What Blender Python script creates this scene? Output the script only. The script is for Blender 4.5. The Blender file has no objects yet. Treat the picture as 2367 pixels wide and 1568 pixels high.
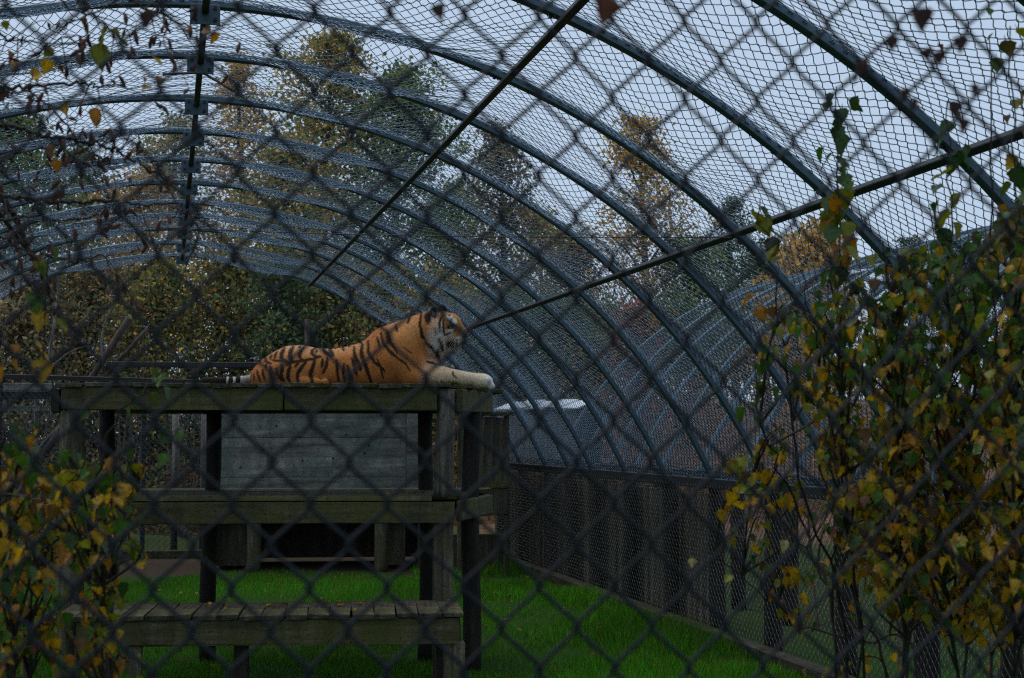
import bpy, bmesh, math, random
import numpy as np
from mathutils import Vector, Matrix, Quaternion

random.seed(7); RNG = np.random.default_rng(11)
SC = bpy.context.scene
COL = SC.collection
rad = math.radians

# ------------------------------------------------------------------ camera, sky, sun, exposure
YAW, PITCH, EYE = 0.2273, 0.0644, 1.7
FPX, IW, CXP, CYP = 3450.0, 2367.0, 1183.5, 784.0
cam_d = bpy.data.cameras.new('camera'); cam = bpy.data.objects.new('camera', cam_d); COL.objects.link(cam)
cam.location = (0, 0, EYE); cam.rotation_euler = (math.pi/2 + PITCH, 0, -YAW)
cam_d.sensor_width = 36.0; cam_d.lens = 36.0*FPX/IW
cam_d.clip_start = 0.05; cam_d.clip_end = 2000
cam_d.dof.use_dof = True; cam_d.dof.focus_distance = 9.6; cam_d.dof.aperture_fstop = 7.0
SC.camera = cam

world = bpy.data.worlds.new('World'); SC.world = world; world.use_nodes = True
wn, wl = world.node_tree.nodes, world.node_tree.links
bg = wn['Background']
sky = wn.new('ShaderNodeTexSky'); sky.sky_type = 'NISHITA'; sky.sun_disc = False
SUN_EL, SUN_AZ = rad(70), rad(300)
sky.sun_elevation = SUN_EL; sky.sun_rotation = SUN_AZ; sky.air_density = 1.0; sky.dust_density = 3.0; sky.ozone_density = 1.5
mixs = wn.new('ShaderNodeMix'); mixs.data_type = 'RGBA'; mixs.inputs['Factor'].default_value = 0.86
mixs.inputs['B'].default_value = (5.2, 6.55, 8.3, 1)            # even overcast cloud
wl.new(sky.outputs['Color'], mixs.inputs['A']); wl.new(mixs.outputs['Result'], bg.inputs['Color'])
bg.inputs['Strength'].default_value = 0.10
sun_d = bpy.data.lights.new('sun', 'SUN'); sun = bpy.data.objects.new('sun', sun_d); COL.objects.link(sun)
sun_d.energy = 1.5; sun_d.angle = rad(40); sun_d.color = (1.0, 0.96, 0.9)
sd = Vector((math.sin(SUN_AZ)*math.cos(SUN_EL), math.cos(SUN_AZ)*math.cos(SUN_EL), math.sin(SUN_EL)))
sun.rotation_euler = sd.to_track_quat('Z', 'Y').to_euler(); sun.location = sd*30
SC.view_settings.view_transform = 'Standard'; SC.view_settings.look = 'None'
SC.view_settings.exposure = 0.05; SC.view_settings.gamma = 1.0
SC.view_settings.use_curve_mapping = False
SC.render.engine = 'CYCLES'
SC.cycles.use_denoising = False; SC.cycles.filter_width = 1.2
SC.cycles.max_bounces = 6; SC.cycles.diffuse_bounces = 3; SC.cycles.glossy_bounces = 2
SC.cycles.transmission_bounces = 2; SC.cycles.transparent_max_bounces = 4

# ------------------------------------------------------------------ picture <-> place
_f = np.array([math.sin(YAW)*math.cos(PITCH), math.cos(YAW)*math.cos(PITCH), math.sin(PITCH)])
_r = np.array([math.cos(YAW), -math.sin(YAW), 0.0]); _u = np.cross(_r, _f)
CAM = np.array([0, 0, EYE])
def ray(px, py): return _f + _r*((px-CXP)/FPX) + _u*((CYP-py)/FPX)
def at(px, py, d): return CAM + ray(px, py)*d
def on_y(px, py, Y):
    r = ray(px, py); return CAM + r*(Y/r[1])

# ------------------------------------------------------------------ materials
def mat(name):
    m = bpy.data.materials.new(name); m.use_nodes = True
    n, l = m.node_tree.nodes, m.node_tree.links
    return m, n, l, n['Principled BSDF']
def ramp(n, stops):
    r = n.new('ShaderNodeValToRGB'); e = r.color_ramp.elements
    while len(e) > 1: e.remove(e[-1])
    e[0].position = stops[0][0]; e[0].color = (*stops[0][1], 1)
    for p, c in stops[1:]:
        k = e.new(p); k.color = (*c, 1)
    return r
def noise(n, l, vec, scale, detail=4, rough=.55, dist=0):
    t = n.new('ShaderNodeTexNoise'); t.inputs['Scale'].default_value = scale; t.inputs['Detail'].default_value = detail
    t.inputs['Roughness'].default_value = rough; t.inputs['Distortion'].default_value = dist
    if vec is not None: l.new(vec, t.inputs['Vector'])
    return t
def mixc(n, l, fac, a, b, mode='MIX'):
    x = n.new('ShaderNodeMix'); x.data_type = 'RGBA'; x.blend_type = mode
    for key, v in (('Factor', fac), ('A', a), ('B', b)):
        if hasattr(v, 'links'): l.new(v, x.inputs[key])
        elif key == 'Factor': x.inputs[key].default_value = v
        else: x.inputs[key].default_value = (*v, 1)
    return x.outputs['Result']
def bump(n, l, h, bsdf, strength=.4, dist=.01):
    b = n.new('ShaderNodeBump'); b.inputs['Strength'].default_value = strength; b.inputs['Distance'].default_value = dist
    l.new(h, b.inputs['Height']); l.new(b.outputs['Normal'], bsdf.inputs['Normal'])
def mapping(n, l, scale, coord='Object'):
    tc = n.new('ShaderNodeTexCoord'); mp = n.new('ShaderNodeMapping'); mp.inputs['Scale'].default_value = scale
    l.new(tc.outputs[coord], mp.inputs['Vector']); return mp.outputs['Vector']

def metal(name, c1, c2, rough, metallic, scale=8, spec=.4):
    m, n, l, b = mat(name); b.inputs['Specular IOR Level'].default_value = spec
    v = mapping(n, l, (1, 1, 1)); t = noise(n, l, v, scale, 6, .65)
    l.new(ramp(n, [(.3, c1), (.7, c2)]).outputs[0] if False else mixc(n, l, t.outputs['Fac'], c1, c2), b.inputs['Base Color'])
    b.inputs['Metallic'].default_value = metallic
    r = n.new('ShaderNodeMapRange'); r.inputs['To Min'].default_value = rough-.12; r.inputs['To Max'].default_value = rough+.15
    l.new(t.outputs['Fac'], r.inputs['Value']); l.new(r.outputs['Result'], b.inputs['Roughness'])
    return m
M_HOOP = metal('galvanised_hoop', (.042, .070, .092), (.095, .14, .175), .42, .45, 5)
M_WIRE = metal('galvanised_wire', (.050, .085, .120), (.13, .19, .255), .25, .9, 20)
M_WALLWIRE = metal('grey_wall_wire', (.07, .078, .08), (.17, .175, .165), .33, .7, 20)  # greyer and less metallic than the roof wire
M_PURLIN = metal('dark_purlin', (.022, .024, .024), (.05, .05, .046), .5, .3, 9)
M_FENCE = metal('coated_wire', (.004, .0055, .008), (.009, .0115, .016), .5, .0, 40, .18)
M_BLACK = metal('black_steel', (.012, .012, .014), (.03, .03, .033), .5, .2, 12)
M_SHEET = metal('pale_sheet', (.55, .62, .68), (.75, .82, .88), .4, .1, 10)

def wood(name, dark, light, moss, moss_amt, axis=0, grain=26, streak=1):
    m, n, l, b = mat(name)
    sc = [grain]*3; sc[axis] = grain*.06
    v = mapping(n, l, tuple(sc)); g = noise(n, l, v, 1.0, 8, .7, .6)
    v2 = mapping(n, l, (1, 1, 1)); big = noise(n, l, v2, 2.3, 5, .6); sp = noise(n, l, v2, 45, 3, .6)
    oi = n.new('ShaderNodeObjectInfo')
    rp = n.new('ShaderNodeMapRange'); rp.inputs['From Min'].default_value = .36; rp.inputs['From Max'].default_value = .64
    l.new(g.outputs['Fac'], rp.inputs['Value'])
    base = mixc(n, l, rp.outputs['Result'], dark, light)
    vs = [3.0]*3; vs[2] = .5 if streak else 2.0; wet = noise(n, l, mapping(n, l, tuple(vs)), 2.2, 5, .65)
    wr_ = n.new('ShaderNodeMapRange'); wr_.inputs['From Min'].default_value = .42; wr_.inputs['From Max'].default_value = .62; wr_.inputs['To Min'].default_value = .42 if streak else .72; wr_.inputs['To Max'].default_value = 1.12
    l.new(wet.outputs['Fac'], wr_.inputs['Value']); cw = n.new('ShaderNodeCombineXYZ')
    for q in range(3): l.new(wr_.outputs['Result'], cw.inputs[q])
    base = mixc(n, l, 1.0, base, cw.outputs[0], 'MULTIPLY')
    ob = n.new('ShaderNodeMapRange'); ob.inputs['To Min'].default_value = .72; ob.inputs['To Max'].default_value = 1.25
    l.new(oi.outputs['Random'], ob.inputs['Value'])
    hv = n.new('ShaderNodeHueSaturation'); l.new(base, hv.inputs['Color']); l.new(ob.outputs['Result'], hv.inputs['Value'])
    mr = n.new('ShaderNodeMapRange'); mr.inputs['From Min'].default_value = .62-moss_amt*.3; mr.inputs['From Max'].default_value = .72-moss_amt*.12
    l.new(big.outputs['Fac'], mr.inputs['Value'])
    mm = n.new('ShaderNodeMath'); mm.operation = 'MULTIPLY'; mm.inputs[1].default_value = .8
    l.new(mr.outputs['Result'], mm.inputs[0])
    c = mixc(n, l, mm.outputs[0], hv.outputs['Color'], moss)
    st = n.new('ShaderNodeMapRange'); st.inputs['From Min'].default_value = .3; st.inputs['From Max'].default_value = .42
    l.new(sp.outputs['Fac'], st.inputs['Value'])
    c = mixc(n, l, st.outputs['Result'], tuple(x*.45 for x in dark), c)
    l.new(c, b.inputs['Base Color']); b.inputs['Roughness'].default_value = .72; b.inputs['Specular IOR Level'].default_value = .3
    ad = n.new('ShaderNodeMath'); ad.operation = 'ADD'; l.new(g.outputs['Fac'], ad.inputs[0]); l.new(sp.outputs['Fac'], ad.inputs[1])
    bump(n, l, ad.outputs[0], b, .55, .006)
    return m
M_BEAM = wood('mossy_beam', (.036, .029, .015), (.155, .125, .072), (.078, .080, .014), .9, 0)
M_DECK = wood('wet_deck_board', (.036, .030, .020), (.14, .115, .08), (.062, .066, .014), .5, 1)
M_POST = wood('weathered_post', (.040, .033, .020), (.165, .135, .092), (.065, .070, .014), .6, 2)
M_PALEPOST = wood('pale_barkless_log', (.05, .043, .034), (.23, .20, .165), (.07, .07, .02), .4, 2)
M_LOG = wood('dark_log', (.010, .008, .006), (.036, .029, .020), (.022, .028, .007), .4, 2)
M_PLY = wood('stained_plywood', (.085, .082, .070), (.31, .295, .265), (.09, .12, .092), .45, 0, 9, 0)
M_OLD = wood('old_red_board', (.045, .034, .025), (.12, .095, .072), (.045, .052, .012), .6, 2)
M_WALLBOARD = wood('streaky_wall_board', (.042, .032, .020), (.19, .14, .09), (.05, .070, .055), .55, 2, 30)
M_SLEEPER = wood('earthy_sleeper', (.03, .022, .014), (.085, .065, .042), (.028, .04, .01), .5, 1)
M_POLE = wood('pale_red_pole', (.07, .035, .03), (.18, .135, .125), (.06, .05, .04), .1, 2)
M_BARK = wood('grey_bark', (.045, .038, .03), (.13, .115, .095), (.05, .055, .03), .3, 2, 14)
M_BIRCH = wood('pale_birch_bark', (.09, .08, .07), (.24, .225, .20), (.07, .07, .05), .2, 2, 20)
M_TWIG = wood('wet_twig', (.018, .011, .010), (.05, .032, .026), (.03, .03, .015), .2, 2, 40)

def vcol(name, rough, transl=0.0, spec=.4, scale=30, lo=.7, hi=1.25, brown=None, sheen=0):
    m, n, l, b = mat(name)
    a = n.new('ShaderNodeVertexColor'); a.layer_name = 'Col'
    v = mapping(n, l, (1, 1, 1)); t = noise(n, l, v, scale, 4, .6)
    mr = n.new('ShaderNodeMapRange'); mr.inputs['From Min'].default_value = .25; mr.inputs['From Max'].default_value = .75
    mr.inputs['To Min'].default_value = lo; mr.inputs['To Max'].default_value = hi
    l.new(t.outputs['Fac'], mr.inputs['Value'])
    hv = n.new('ShaderNodeHueSaturation'); l.new(a.outputs['Color'], hv.inputs['Color']); l.new(mr.outputs['Result'], hv.inputs['Value'])
    c = hv.outputs['Color']
    if brown:
        oi = n.new('ShaderNodeObjectInfo'); ad = n.new('ShaderNodeVectorMath'); ad.operation = 'ADD'
        sc = n.new('ShaderNodeVectorMath'); sc.operation = 'SCALE'; sc.inputs['Scale'].default_value = 40
        cb = n.new('ShaderNodeCombineXYZ'); l.new(oi.outputs['Random'], cb.inputs[0]); l.new(oi.outputs['Random'], cb.inputs[1])
        l.new(cb.outputs[0], sc.inputs[0]); l.new(sc.outputs[0], ad.inputs[0]); l.new(v, ad.inputs[1])
        t2 = noise(n, l, ad.outputs[0], 2.6, 5, .65)
        r2 = n.new('ShaderNodeMapRange'); r2.inputs['From Min'].default_value = .52; r2.inputs['From Max'].default_value = .68
        l.new(t2.outputs['Fac'], r2.inputs['Value'])
        c = mixc(n, l, r2.outputs['Result'], c, brown)
    l.new(c, b.inputs['Base Color']); b.inputs['Roughness'].default_value = rough; b.inputs['Specular IOR Level'].default_value = spec
    if sheen: b.inputs['Sheen Weight'].default_value = sheen; b.inputs['Sheen Roughness'].default_value = .4
    if transl:
        tr = n.new('ShaderNodeBsdfTranslucent'); l.new(c, tr.inputs['Color'])
        mx = n.new('ShaderNodeMixShader'); mx.inputs[0].default_value = transl
        l.new(b.outputs[0], mx.inputs[1]); l.new(tr.outputs[0], mx.inputs[2])
        l.new(mx.outputs[0], n['Material Output'].inputs['Surface'])
    return m
M_LEAF = vcol('birch_leaf', .42, .42, .3, 3.0, .75, 1.2, (.10, .045, .012))
M_TREELEAF = vcol('tree_leaf', .6, .5, .3, 4, .8, 1.2)
M_GRASS = vcol('grass_blade', .5, .3, .12, 6, .8, 1.2)
M_TIGER = vcol('tiger_coat', .8, 0, .15, 60, .86, 1.12, None, .12)
M_CATKIN = vcol('catkin_brown', .8, 0, .2, 30)
def simple(name, c, rough, spec=.5):
    m, n, l, b = mat(name); b.inputs['Base Color'].default_value = (*c, 1); b.inputs['Roughness'].default_value = rough
    b.inputs['Specular IOR Level'].default_value = spec
    t = noise(n, l, mapping(n, l, (1, 1, 1)), 60); bump(n, l, t.outputs['Fac'], b, .1, .002)
    return m
M_EYE = simple('amber_eye', (.20, .10, .02), .08)
M_WHISKER = simple('white_whisker', (.8, .78, .74), .5)

def ground_mat():
    m, n, l, b = mat('ground_soil_and_litter')
    g = n.new('ShaderNodeNewGeometry'); sep = n.new('ShaderNodeSeparateXYZ'); l.new(g.outputs['Position'], sep.inputs[0])
    v = g.outputs['Position']
    big = noise(n, l, v, .8, 5); fine = noise(n, l, v, 14, 6, .7); vor = n.new('ShaderNodeTexVoronoi'); vor.inputs['Scale'].default_value = 16
    l.new(v, vor.inputs['Vector'])
    soil = mixc(n, l, fine.outputs['Fac'], (.022, .016, .011), (.085, .062, .045))
    litter = mixc(n, l, vor.outputs['Color'], (.08, .045, .03), (.29, .16, .10))
    litter = mixc(n, l, fine.outputs['Fac'], litter, (.12, .075, .05))
    green = mixc(n, l, fine.outputs['Fac'], (.010, .034, .005), (.030, .085, .010))  # kept dark: shade between grass blades put into the ground colour
    def rng(sock, a, c):
        r = n.new('ShaderNodeMapRange'); r.inputs['From Min'].default_value = a; r.inputs['From Max'].default_value = c
        l.new(sock, r.inputs['Value']); return r.outputs['Result']
    wob = n.new('ShaderNodeMath'); wob.operation = 'MULTIPLY_ADD'; wob.inputs[1].default_value = 2.2
    l.new(big.outputs['Fac'], wob.inputs[0]); l.new(sep.outputs['Y'], wob.inputs[2])
    c = mixc(n, l, rng(wob.outputs[0], 19.3, 20.0), green, soil)
    wob2 = n.new('ShaderNodeMath'); wob2.operation = 'MULTIPLY_ADD'; wob2.inputs[1].default_value = .7
    l.new(big.outputs['Fac'], wob2.inputs[0]); l.new(sep.outputs['X'], wob2.inputs[2])
    c = mixc(n, l, rng(wob.outputs[0], 22.0, 22.8), c, mixc(n, l, big.outputs['Fac'], green, soil))
    c = mixc(n, l, rng(wob.outputs[0], 27.5, 30), c, litter)
    bk = n.new('ShaderNodeMath'); bk.operation = 'MULTIPLY'; l.new(rng(wob2.outputs[0], 4.8, 6), bk.inputs[0]); l.new(rng(wob.outputs[0], 22, 25), bk.inputs[1])
    r5 = n.new('ShaderNodeMath'); r5.operation = 'MULTIPLY'
    l.new(rng(wob2.outputs[0], 4.75, 4.95), r5.inputs[0]); l.new(rng(wob.outputs[0], 10.6, 13.5), r5.inputs[1])
    c = mixc(n, l, r5.outputs[0], c, mixc(n, l, fine.outputs['Fac'], (.010, .026, .005), (.042, .068, .016)))
    c = mixc(n, l, bk.outputs[0], c, litter)
    l.new(c, b.inputs['Base Color']); b.inputs['Roughness'].default_value = .9; b.inputs['Specular IOR Level'].default_value = .04
    bump(n, l, fine.outputs['Fac'], b, .6, .03)
    return m
M_GROUND = ground_mat()

# ------------------------------------------------------------------ mesh helpers
def mesh_np(name, V, F, mats, cols=None, smooth=False):
    V = np.asarray(V, np.float32).reshape(-1, 3); F = np.asarray(F, np.int32)
    me = bpy.data.meshes.new(name); k = F.shape[1]
    me.vertices.add(len(V)); me.vertices.foreach_set('co', V.ravel())
    me.loops.add(F.size); me.loops.foreach_set('vertex_index', F.ravel())
    me.polygons.add(len(F)); me.polygons.foreach_set('loop_start', np.arange(0, F.size, k, dtype=np.int32))
    me.polygons.foreach_set('use_smooth', np.full(len(F), smooth))
    if cols is not None:
        ca = me.color_attributes.new('Col', 'FLOAT_COLOR', 'POINT')
        c4 = np.ones((len(V), 4), np.float32); c4[:, :3] = cols; ca.data.foreach_set('color', c4.ravel())
    me.update(calc_edges=True)
    if mats is not None: me.materials.append(mats)
    return me
def link(name, me, parent=None, loc=None, rot=None, scale=None):
    o = bpy.data.objects.new(name, me); COL.objects.link(o)
    p = np.zeros(3) if loc is None else np.asarray(loc, float)
    if parent is not None:
        o.parent = parent
        if parent.type == 'EMPTY': p = p - np.array(parent.location)
    o.location = p
    if rot is not None:
        if isinstance(rot, Quaternion): o.rotation_mode = 'QUATERNION'; o.rotation_quaternion = rot
        else: o.rotation_euler = rot
    if scale is not None: o.scale = (scale,)*3 if np.isscalar(scale) else scale
    return o
def tag(o, label, cat, group=None, kind=None):
    o['label'] = label; o['category'] = cat
    if group: o['group'] = group
    if kind: o['kind'] = kind
    return o
def thing(name, loc, label, cat, group=None):
    o = bpy.data.objects.new(name, None); COL.objects.link(o); o.location = loc; o.empty_display_size = .2
    return tag(o, label, cat, group)
class MB:
    """collects quads and triangles (as quads) in world coordinates"""
    def __init__(s): s.v = []; s.f = []; s.c = []; s.n = 0
    def add(s, V, F, c=None):
        V = np.asarray(V, float).reshape(-1, 3); F = np.asarray(F, int)
        if F.shape[1] == 3: F = np.c_[F, F[:, 2]]
        s.v.append(V); s.f.append(F+s.n); s.n += len(V)
        if c is not None:
            c = np.asarray(c, float); s.c.append(np.tile(c, (len(V), 1)) if c.ndim == 1 else c)
    def mesh(s, name, m, smooth=False):
        V = np.concatenate(s.v); F = np.concatenate(s.f)
        me = bpy.data.meshes.new(name)
        tri = F[:, 2] == F[:, 3]
        if tri.any():
            fl = [tuple(f[:3]) if t else tuple(f) for f, t in zip(F.tolist(), tri)]
            me.from_pydata(V.tolist(), [], fl)
            me.polygons.foreach_set('use_smooth', np.full(len(fl), smooth))
            if s.c:
                ca = me.color_attributes.new('Col', 'FLOAT_COLOR', 'POINT')
                c4 = np.ones((len(V), 4), np.float32); c4[:, :3] = np.concatenate(s.c); ca.data.foreach_set('color', c4.ravel())
            me.materials.append(m); me.update(); return me
        return mesh_np(name, V, F, m, np.concatenate(s.c) if s.c else None, smooth)
def tube_vf(P, r, k=6, caps=True, wob=0):
    P = np.asarray(P, float); n = len(P); r = np.broadcast_to(np.asarray(r, float), (n,))
    T = np.gradient(P, axis=0); T /= np.linalg.norm(T, axis=1)[:, None]+1e-9
    up = np.array([0, 0, 1.]) if abs(T[0, 2]) < .9 else np.array([1., 0, 0])
    N = np.zeros_like(P); v = np.cross(T[0], up); N[0] = v/np.linalg.norm(v)
    for i in range(1, n):
        v = N[i-1]-T[i]*np.dot(N[i-1], T[i]); N[i] = v/(np.linalg.norm(v)+1e-9)
    B = np.cross(T, N); a = np.linspace(0, 2*np.pi, k, endpoint=False)
    rr = r[:, None]*(1+wob*RNG.standard_normal((n, k))) if wob else np.repeat(r[:, None], k, 1)
    V = P[:, None]+rr[..., None]*(np.cos(a)[None, :, None]*N[:, None]+np.sin(a)[None, :, None]*B[:, None])
    V = V.reshape(-1, 3); i = np.arange(n-1)[:, None]*k; j = np.arange(k)[None]; j2 = (j+1) % k
    F = np.stack([i+j, i+j2, i+k+j2, i+k+j], -1).reshape(-1, 4)
    if caps:
        V = np.vstack([V, P[0], P[-1]]); c0, c1 = n*k, n*k+1; q = np.arange(k); q2 = (q+1) % k
        F = np.vstack([F, np.c_[q2, q, np.full(k, c0), np.full(k, c0)], np.c_[(n-1)*k+q, (n-1)*k+q2, np.full(k, c1), np.full(k, c1)]])
    return V, F
def bezier(pts, n=12):
    """Catmull-Rom through points"""
    p = np.asarray(pts, float); p = np.vstack([2*p[0]-p[1], p, 2*p[-1]-p[-2]]); out = []
    for i in range(1, len(p)-2):
        t = np.linspace(0, 1, n, endpoint=False)[:, None]
        out.append(.5*((2*p[i])+(-p[i-1]+p[i+1])*t+(2*p[i-1]-5*p[i]+4*p[i+1]-p[i+2])*t**2+(-p[i-1]+3*p[i]-3*p[i+1]+p[i+2])*t**3))
    return np.vstack(out+[p[-2][None]])
def tubes(C, r, k, Nrm):
    """C (S,N,3) centre lines, Nrm (S,N,3) surface normals -> verts, quads"""
    S, N, _ = C.shape
    T = np.gradient(C, axis=1); T /= np.linalg.norm(T, axis=2)[..., None]+1e-12
    B = np.cross(T, Nrm); B /= np.linalg.norm(B, axis=2)[..., None]+1e-12; A = np.cross(B, T)
    a = np.linspace(0, 2*np.pi, k, endpoint=False)+.3
    V = C[:, :, None]+r*(np.cos(a)[None, None, :, None]*A[:, :, None]+np.sin(a)[None, None, :, None]*B[:, :, None])
    base = (np.arange(S)[:, None, None]*N+np.arange(N-1)[None, :, None])*k; j = np.arange(k)[None, None]; j2 = (j+1) % k
    F = np.stack([base+j, base+j2, base+k+j2, base+k+j], -1).reshape(-1, 4)
    return V.reshape(-1, 3), F
def box_mesh(name, c, ax, ay, az, half, m, bev=.004, jit=0.0):
    """chamfered box centred on c with unit axes and half sizes"""
    bm = bmesh.new(); bmesh.ops.create_cube(bm, size=2)
    for v in bm.verts: v.co = Vector((v.co.x*half[0], v.co.y*half[1], v.co.z*half[2]))
    if bev: bmesh.ops.bevel(bm, geom=bm.edges[:], offset=min(bev, min(half)*.6), segments=1, affect='EDGES', profile=.5)
    M = np.array([ax, ay, az]).T
    for v in bm.verts:
        p = np.array(v.co)
        if jit: p = p+RNG.uniform(-jit, jit, 3)
        v.co = Vector(p)
    me = bpy.data.meshes.new(name); bm.to_mesh(me); bm.free(); me.materials.append(m)
    return me, c, M
def box(name, parent, c, half, m, axes=None, bev=.004, jit=0.0):
    axes = axes or (np.array([1., 0, 0]), np.array([0, 1., 0]), np.array([0, 0, 1.]))
    me, c, M = box_mesh(name, c, *axes, half, m, bev, jit)
    o = link(name, me, parent, c, Matrix(M.tolist()).to_quaternion())
    return o
X3 = np.array([1., 0, 0]); Y3 = np.array([0, 1., 0]); Z3 = np.array([0, 0, 1.])

# ------------------------------------------------------------------ ground
def terrain(x, y):
    z = np.zeros_like(x)
    bank = np.clip((y-23.5)/9, 0, 1)*np.clip((x-2)/6, 0, 1); z = z+1.5*bank*bank*(3-2*bank)
    far = np.clip((y-28)/14, 0, 1); z = z+1.2*far
    z = z+.10*np.sin(x*.9+y*.35)*np.clip((y-21)/4, 0, 1)
    return z
def make_ground():
    xs = np.concatenate([np.linspace(-160, -30, 8), np.linspace(-28, 40, 120), np.linspace(45, 160, 8)])
    ys = np.concatenate([np.linspace(-60, 4, 10), np.linspace(5, 60, 110), np.linspace(65, 260, 10)])
    gx, gy = np.meshgrid(xs, ys); V = np.stack([gx, gy, terrain(gx, gy)], -1).reshape(-1, 3)
    nx = len(xs); i = np.arange(len(ys)-1)[:, None]*nx+np.arange(nx-1)[None]
    F = np.stack([i, i+1, i+nx+1, i+nx], -1).reshape(-1, 4)
    o = link('ground', mesh_np('ground', V, F, M_GROUND, smooth=True)); o['kind'] = 'structure'
make_ground()

# ------------------------------------------------------------------ the tunnel cage
TCX, TCZ, TR = 0.179, EYE-2.386, 4.798
T1, T2, T3 = 0.368, 0.7162, 1.136
HY = [3.42, 4.64, 5.84, 7.11, 8.43, 9.60, 10.85, 12.04, 13.28, 14.52, 15.75, 16.72, 17.80, 19.12, 20.48]
def arc(th, R, cx): return np.stack([cx+R*np.sin(th), np.zeros_like(th), TCZ+R*np.cos(th)], -1)

def hoop_mesh():
    th = np.linspace(-T3, T3, 73); prof = [(-.017, -.022), (-.011, -.03), (.022, -.03), (.03, -.022), (.03, .022), (.022, .03), (-.011, .03), (-.017, .022)]
    k = len(prof); V = []
    for t in th:
        for dr, dy in prof: V.append((math.sin(t)*(TR+dr), dy, math.cos(t)*(TR+dr)))
    n = len(th); i = np.arange(n-1)[:, None]*k; j = np.arange(k)[None]; j2 = (j+1) % k
    F = np.stack([i+j, i+k+j, i+k+j2, i+j2], -1).reshape(-1, 4)
    return mesh_np('hoop', V, F, M_HOOP)
ME_HOOP = hoop_mesh()
P_LINK = 0.036
def bay_mesh(seed, length=1.22, sagk=1.0, rw=.0027):
    """chain-link woven round the hoops for one bay: strands run round the arch and zigzag along the tunnel"""
    rg = np.random.default_rng(seed)
    half = TR*T3; ns = int(2*half/P_LINK); s = np.linspace(-half, half, ns*4+1); th = s/TR
    S = int(length/P_LINK); j = np.arange(S)
    ph = np.arange(len(s)) % 8
    tri = np.array([0, .60, 1, .60, 0, -.60, -1, -.60])[ph]; side = np.where(j % 2 == 0, 1, -1)[:, None]
    y = (j[:, None]+.5)*length/S + side*tri[None]*(P_LINK*.5+.0060)
    y = y+rg.normal(0, .0016, y.shape)
    u = np.clip(y/length, 0, 1)
    lim = np.array([-T3, -T2, -T1, 0, T1, T2, T3]); kk = np.clip(np.searchsorted(lim, th, side='right')-1, 0, 5)
    vv = (th-lim[kk])/(lim[kk+1]-lim[kk])
    wv = .35+.65*np.sin(np.pi*vv)**2
    amp = (.17*sagk*(1+.25*np.sin(th*3+seed)))[None]
    sag = amp*(4*u*(1-u))**.7*wv[None]
    sag = sag+.012*np.sin(th*23+seed)[None]*np.sin(np.pi*u)+.006*np.sin(j[:, None]*1.1+th[None]*40)
    weave = np.array([.0, .0015, .0028, .0015, .0, -.0015, -.0028, -.0015])[ph][None]*side
    R = TR+.034+weave
    x = np.sin(th)[None]*R; z = np.cos(th)[None]*R-sag*np.maximum(np.cos(th), .25)[None]
    x = x+sag*.35*np.sign(th)[None]*(1-np.cos(th))[None]
    C = np.stack([np.broadcast_to(x, y.shape), y, np.broadcast_to(z, y.shape)], -1)
    N = np.broadcast_to(np.stack([np.sin(th), 0*th, np.cos(th)], -1)[None], C.shape)
    V, F = tubes(C, rw, 3, N)
    return mesh_np('mesh_panel', V, F, M_WIRE, smooth=True)
ME_BAYS = [bay_mesh(1), bay_mesh(2), bay_mesh(5)]; ME_FAR = bay_mesh(3, 1.22, .6, .0012)
def wall_mesh(length, height, seed):
    rg = np.random.default_rng(seed); ns = int(height/P_LINK)*2; z = np.linspace(0, height, ns+1); S = int(length/P_LINK); j = np.arange(S)
    ph = np.arange(len(z)) % 4; tri = np.array([0, 1, 0, -1])[ph]; side = np.where(j % 2 == 0, 1, -1)[:, None]
    y = (j[:, None]+.5)*length/S+side*tri[None]*(P_LINK*.5+.0045)+rg.normal(0, .0015, (S, len(z)))
    x = .004*np.sin(y*5)+.012*np.sin(z*2.4)[None]+np.array([0, .0022, 0, -.0022])[ph][None]*side
    C = np.stack([x, y, np.broadcast_to(z, y.shape)], -1); N = np.zeros_like(C); N[..., 0] = 1
    V, F = tubes(C, .0023, 3, N)
    return mesh_np('wall_mesh', V, F, M_WALLWIRE, smooth=True)
BASE_Z = TCZ+TR*math.cos(T3); BASE_DX = TR*math.sin(T3)
def post_mesh(name, h, r0, r1, m, k=12, wob=.02, seg=10):
    z = np.linspace(0, h, seg); P = np.c_[.01*np.sin(z*2.1), .008*np.cos(z*1.7), z]
    mb = MB(); V, F = tube_vf(P, np.linspace(r0, r1, seg), k, True, wob); mb.add(V, F); return mb.mesh(name, m, True)
ME_WPOST = post_mesh('wall_post', BASE_Z-.05, .075, .068, M_LOG)
ME_WALL = {}
def plate_mesh():
    mb = MB()
    return mb
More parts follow.
